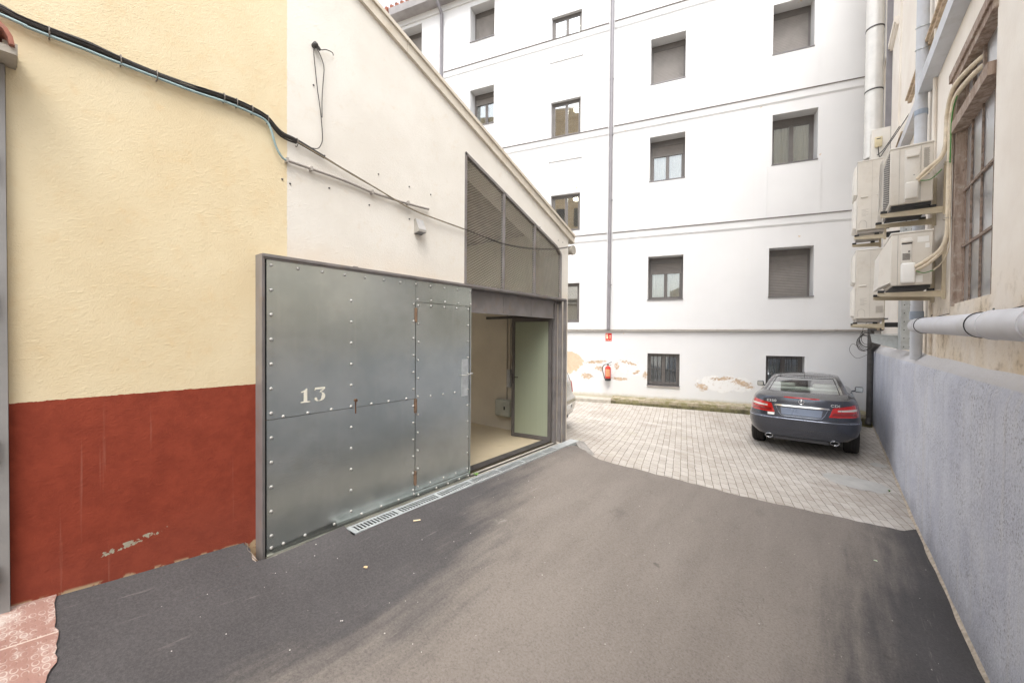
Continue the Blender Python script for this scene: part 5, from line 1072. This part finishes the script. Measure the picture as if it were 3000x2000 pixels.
line([(-.60, 1.09), (-.60, 1.0), (-.565, .80), (-.53, .725), (-.46, .705), (.46, .705), (.53, .725), (.565, .80), (.60, 1.0), (.60, 1.09)], .0045, MT['trim'], 'boot_seam', .0)
line([(-.885, .690), (-.6, .692), (0, .692), (.6, .692), (.885, .690)], .006, simple('painted_sheen', (.34, .37, .45), .25, .6, 0, 5, 0), 'crease_highlight', .001)  # pale line along the bumper crease, a painted-on highlight
line([(-.86, .50), (-.5, .505), (0, .505), (.5, .505), (.86, .50)], .003, MT['trim'], 'bumper_seam', .0)
# plate niche: blank plate in shaped surround, chrome strip over it
rpatch([(-.33, .745), (.33, .745), (.385, .915), (-.385, .915)], .004, 12, 4).build('plate_surround', MT['car'], coupe, smooth=50)
line([(-.40, .92), (-.35, .80), (-.30, .735), (.30, .735), (.35, .80), (.40, .92)], .006, simple('surround_edge', (.2, .22, .27), .3, .6, 0, 5, 0), 'plate_surround_edge', .004)
rpatch([(-.30, .765), (.30, .765), (.32, .890), (-.32, .890)], .012, 10, 3).build('number_plate', simple('blank_plate', (.17, .20, .27), .25, .3, .06, 3, 0), coupe, smooth=50)
rpatch([(-.43, .918), (.43, .918), (.405, .945), (-.405, .945)], .02, 12, 2).build('chrome_strip', MT['chrome'], coupe, smooth=50)
b = MB(CM); b.tube([(x, .098+.03*(x/.31)**2, 1.086-.004*(x/.31)**2) for x in np.linspace(-.27, .27, 13)], .015, 8); b.build('brake_light', MT['tail'], coupe, smooth=True)
# round three-pointed emblem
b = MB(CM); cy = yrear(LV, 0, 1.02)-.006
b.tube([(.042*math.cos(a), cy, 1.02+.042*math.sin(a)) for a in np.linspace(0, 2*math.pi, 25)], .0042, 6)
for a in (90, 210, 330): a = R(a); b.add([(.04*math.cos(a), cy-.004, 1.02+.04*math.sin(a)), (.008*math.cos(a+1.6), cy-.004, 1.02+.008*math.sin(a+1.6)), (0, cy-.008, 1.02), (.008*math.cos(a-1.6), cy-.004, 1.02+.008*math.sin(a-1.6))], [(0, 1, 2, 3)])
b.build('emblem', MT['chrome'], coupe, smooth=True)
def badge(s, x, z): text(s, CM @ Matrix.Translation((x, yrear(LV, abs(x)+.0, z)-.010, z-.01)) @ Matrix.Rotation(R(90), 4, 'X') , .062, MT['badge'], coupe, 'badge', .004, 1.3)
badge('E350', -.47, .995); badge('CDI', .50, .985)
for sx in (-1, 1):
    b = MB(CM @ Matrix.Translation((sx*.50, .085, .322)) @ Matrix.Diagonal((1.75, 1, 1, 1))); b.lathe((0, 0, 0), (0, 1, 0), [(.16, .034), (0, .034), (-.002, .036), (0, .038), (.2, .038)], 22); ex_ = b.build('exhaust_tip', MT['chrome'], coupe, smooth=True)
    MB(CM @ Matrix.Translation((sx*.50, .085, .322)) @ Matrix.Diagonal((1.75, 1, 1, 1))).lathe((0, .09, 0), (0, 1, 0), [(0, .034), (0, .0005)], 18).build('exhaust_bore', MT['blk'], ex_)
    b = MB(CM); b.box(sx*.90, sx*1.0, 2.93, 3.0, 1.0, 1.13, .02) if False else None
    mir = MB(CM); x0, x1 = sorted((sx*.89, sx*1.035)); mir.box(x0, x1, 2.88, 3.0, .985, 1.115, .03); mir.tube([(sx*.80, 2.98, .99), (sx*.92, 2.95, 1.02)], .018, 8); mo = mir.build('wing_mirror', MT['car'], coupe, smooth=True)
    MB(CM).box(x0+.012, x1-.012, 2.874, 2.879, 1.003, 1.10).build('mirror_glass', MT['mirror'], mo)
    MB(CM).tube([(sx*.60, 1.0, .30), (sx*.5, .9, .33)], .03, 6) if False else None
MB(CM).box(-.42, .42, .10, .22, .272, .335, .01).build('diffuser', simple('diffuser_grey', (.035, .035, .04), .5), coupe)
MB(CM).box(-.60, .60, .35, 4.3, .24, .33).build('underbody', MT['trim'], coupe)
MB(CM).prism([(-.004, 1.44, 1.400), (-.004, 1.60, 1.42), (-.004, 1.58, 1.45), (-.004, 1.49, 1.50)], (.008, 0, 0)).build('aerial', MT['trim'], coupe)
b = MB(CM)
for sx in (-1, 1): b.tube([(sx*.43, y, z+.003) for y, z in ((1.43, 1.400), (1.6, 1.418), (1.85, 1.428), (2.05, 1.432))], .004, 5)
b.build('roof_seam', MT['trim'], coupe)
# pale silver hatchback behind the workshop corner, heading left along the facade
hx_ = Vector((-.966, -.257, 0)).normalized(); far = Vector((-4.33, 7.93, 0)); side = -Nn
# rear centre: far corner minus half width away from the facade
ctr = far - side*.83; ctr.z = G(ctr.x, ctr.y)+.0
SM = Matrix.Translation(ctr) @ Matrix(((-Nn.x*-1*-1, hx_.x, 0, 0), (-Nn.y*-1*-1, hx_.y, 0, 0), (0, 0, 1, 0), (0, 0, 0, 1)))
SM = Matrix.Translation(ctr) @ Matrix(((side.x, hx_.x, 0, 0), (side.y, hx_.y, 0, 0), (0, 0, 1, 0), (0, 0, 0, 1)))
LS = [(.24,.16,.72,3.6),(.32,.06,.80,3.66),(.42,.02,.825,3.7),(.55,.0,.835,3.72),(.64,.01,.835,3.70),(.67,.05,.83,3.68),(.70,.075,.825,3.66),(.85,.09,.82,3.55),(.95,.10,.81,3.2),(.99,.115,.80,3.0)]
GS = [(.98,.12,.79,2.9),(1.08,.15,.76,2.72),(1.18,.19,.72,2.5),(1.28,.24,.68,2.3),(1.37,.32,.64,2.1),(1.40,.40,.62,2.05)]
hatch = build_car('silver_hatchback', 'pale silver hatchback mostly hidden behind the steel gate post, rear bumper showing', SM, LS, GS, MT['silver'], (.72, 3.0), .29, None, .06, 6.0, .30, 5.0, .26)
def RS2(x, z, off): return (x, yrear(LS, x, z, 6.0, .30)-off, z)
for sx in (-1, 1):
    b = MB(SM); vs = [RS2(sx*(.66+.13*i/5), .74+.24*j/5, .012) for j in range(6) for i in range(6)]; b.add(vs, [(j*6+i, j*6+i+1, j*6+i+7, j*6+i+6) for j in range(5) for i in range(5)])
    o = b.build('tail_light', MT['tail'], hatch); md = o.modifiers.new('s', 'SOLIDIFY'); md.thickness = .03
bumper_dark = MB(SM); 
for k in range(1): pass
b = MB(SM); vs = [RS2(-.78+1.56*i/16, .235+.085*j/2, .006) for j in range(3) for i in range(17)]; b.add(vs, [(j*17+i, j*17+i+1, j*17+i+18, j*17+i+17) for j in range(2) for i in range(16)]); b.build('bumper_valance', MT['trim'], hatch, smooth=True)
PM = SM @ Matrix.Translation((.04, .004, .50))
MB(PM).box(-.26, .26, -.008, .03, -.055, .055, .004).build('number_plate', MT['white'], hatch)
text('FR', PM @ Matrix.Translation((.17, -.011, -.032)) @ Matrix.Rotation(R(90), 4, 'X'), .09, MT['blk'], hatch, 'plate_lettering', .001)
MB(SM).box(-.74, .74, .2, 3.4, .16, .25).build('underbody', MT['trim'], hatch)
# ------------------------------------------------------------------ litter on the asphalt
def scrap(name, loc, s, label, mat, seed, cat='litter'):
    rr = random.Random(seed); x, y = loc; z = A(x, y)+.012; n = 7
    P = [(x+s*rr.uniform(.5, 1)*math.cos(2*math.pi*k/n), y+s*rr.uniform(.4, .8)*math.sin(2*math.pi*k/n), z+rr.uniform(0, s*.25)) for k in range(n)]
    o = MB().add(P+[(x, y, z+s*.3)], [(k, (k+1) % n, n) for k in range(n)]).build(name, mat); return tag(o, label, cat, 'litter on the asphalt')
scrap('paper_scrap', (.45, 5.62), .025, 'tiny pale green scrap on the dark asphalt near the blue-grey wall', simple('scrap_green', (.5, .62, .42), .7), 1)
scrap('dry_leaf', (-2.78, 1.72), .022, 'dry tan leaf on the asphalt below the riveted gate', simple('leaf_tan', (.5, .36, .2), .8), 2, 'leaf')
o = MB().tube([(-2.99, 2.34, A(-2.99, 2.34)+.012), (-2.965, 2.40, A(-2.965, 2.40)+.012)], .006, 7).build('cigarette_end', simple('butt', (.75, .62, .42), .8)); tag(o, 'cigarette end lying beside the drain grate', 'litter', 'litter on the asphalt')
scrap('stone_chip', (-2.55, .42), .014, 'small white stone chip near the tactile tiles', MT['white'], 5, 'stone')
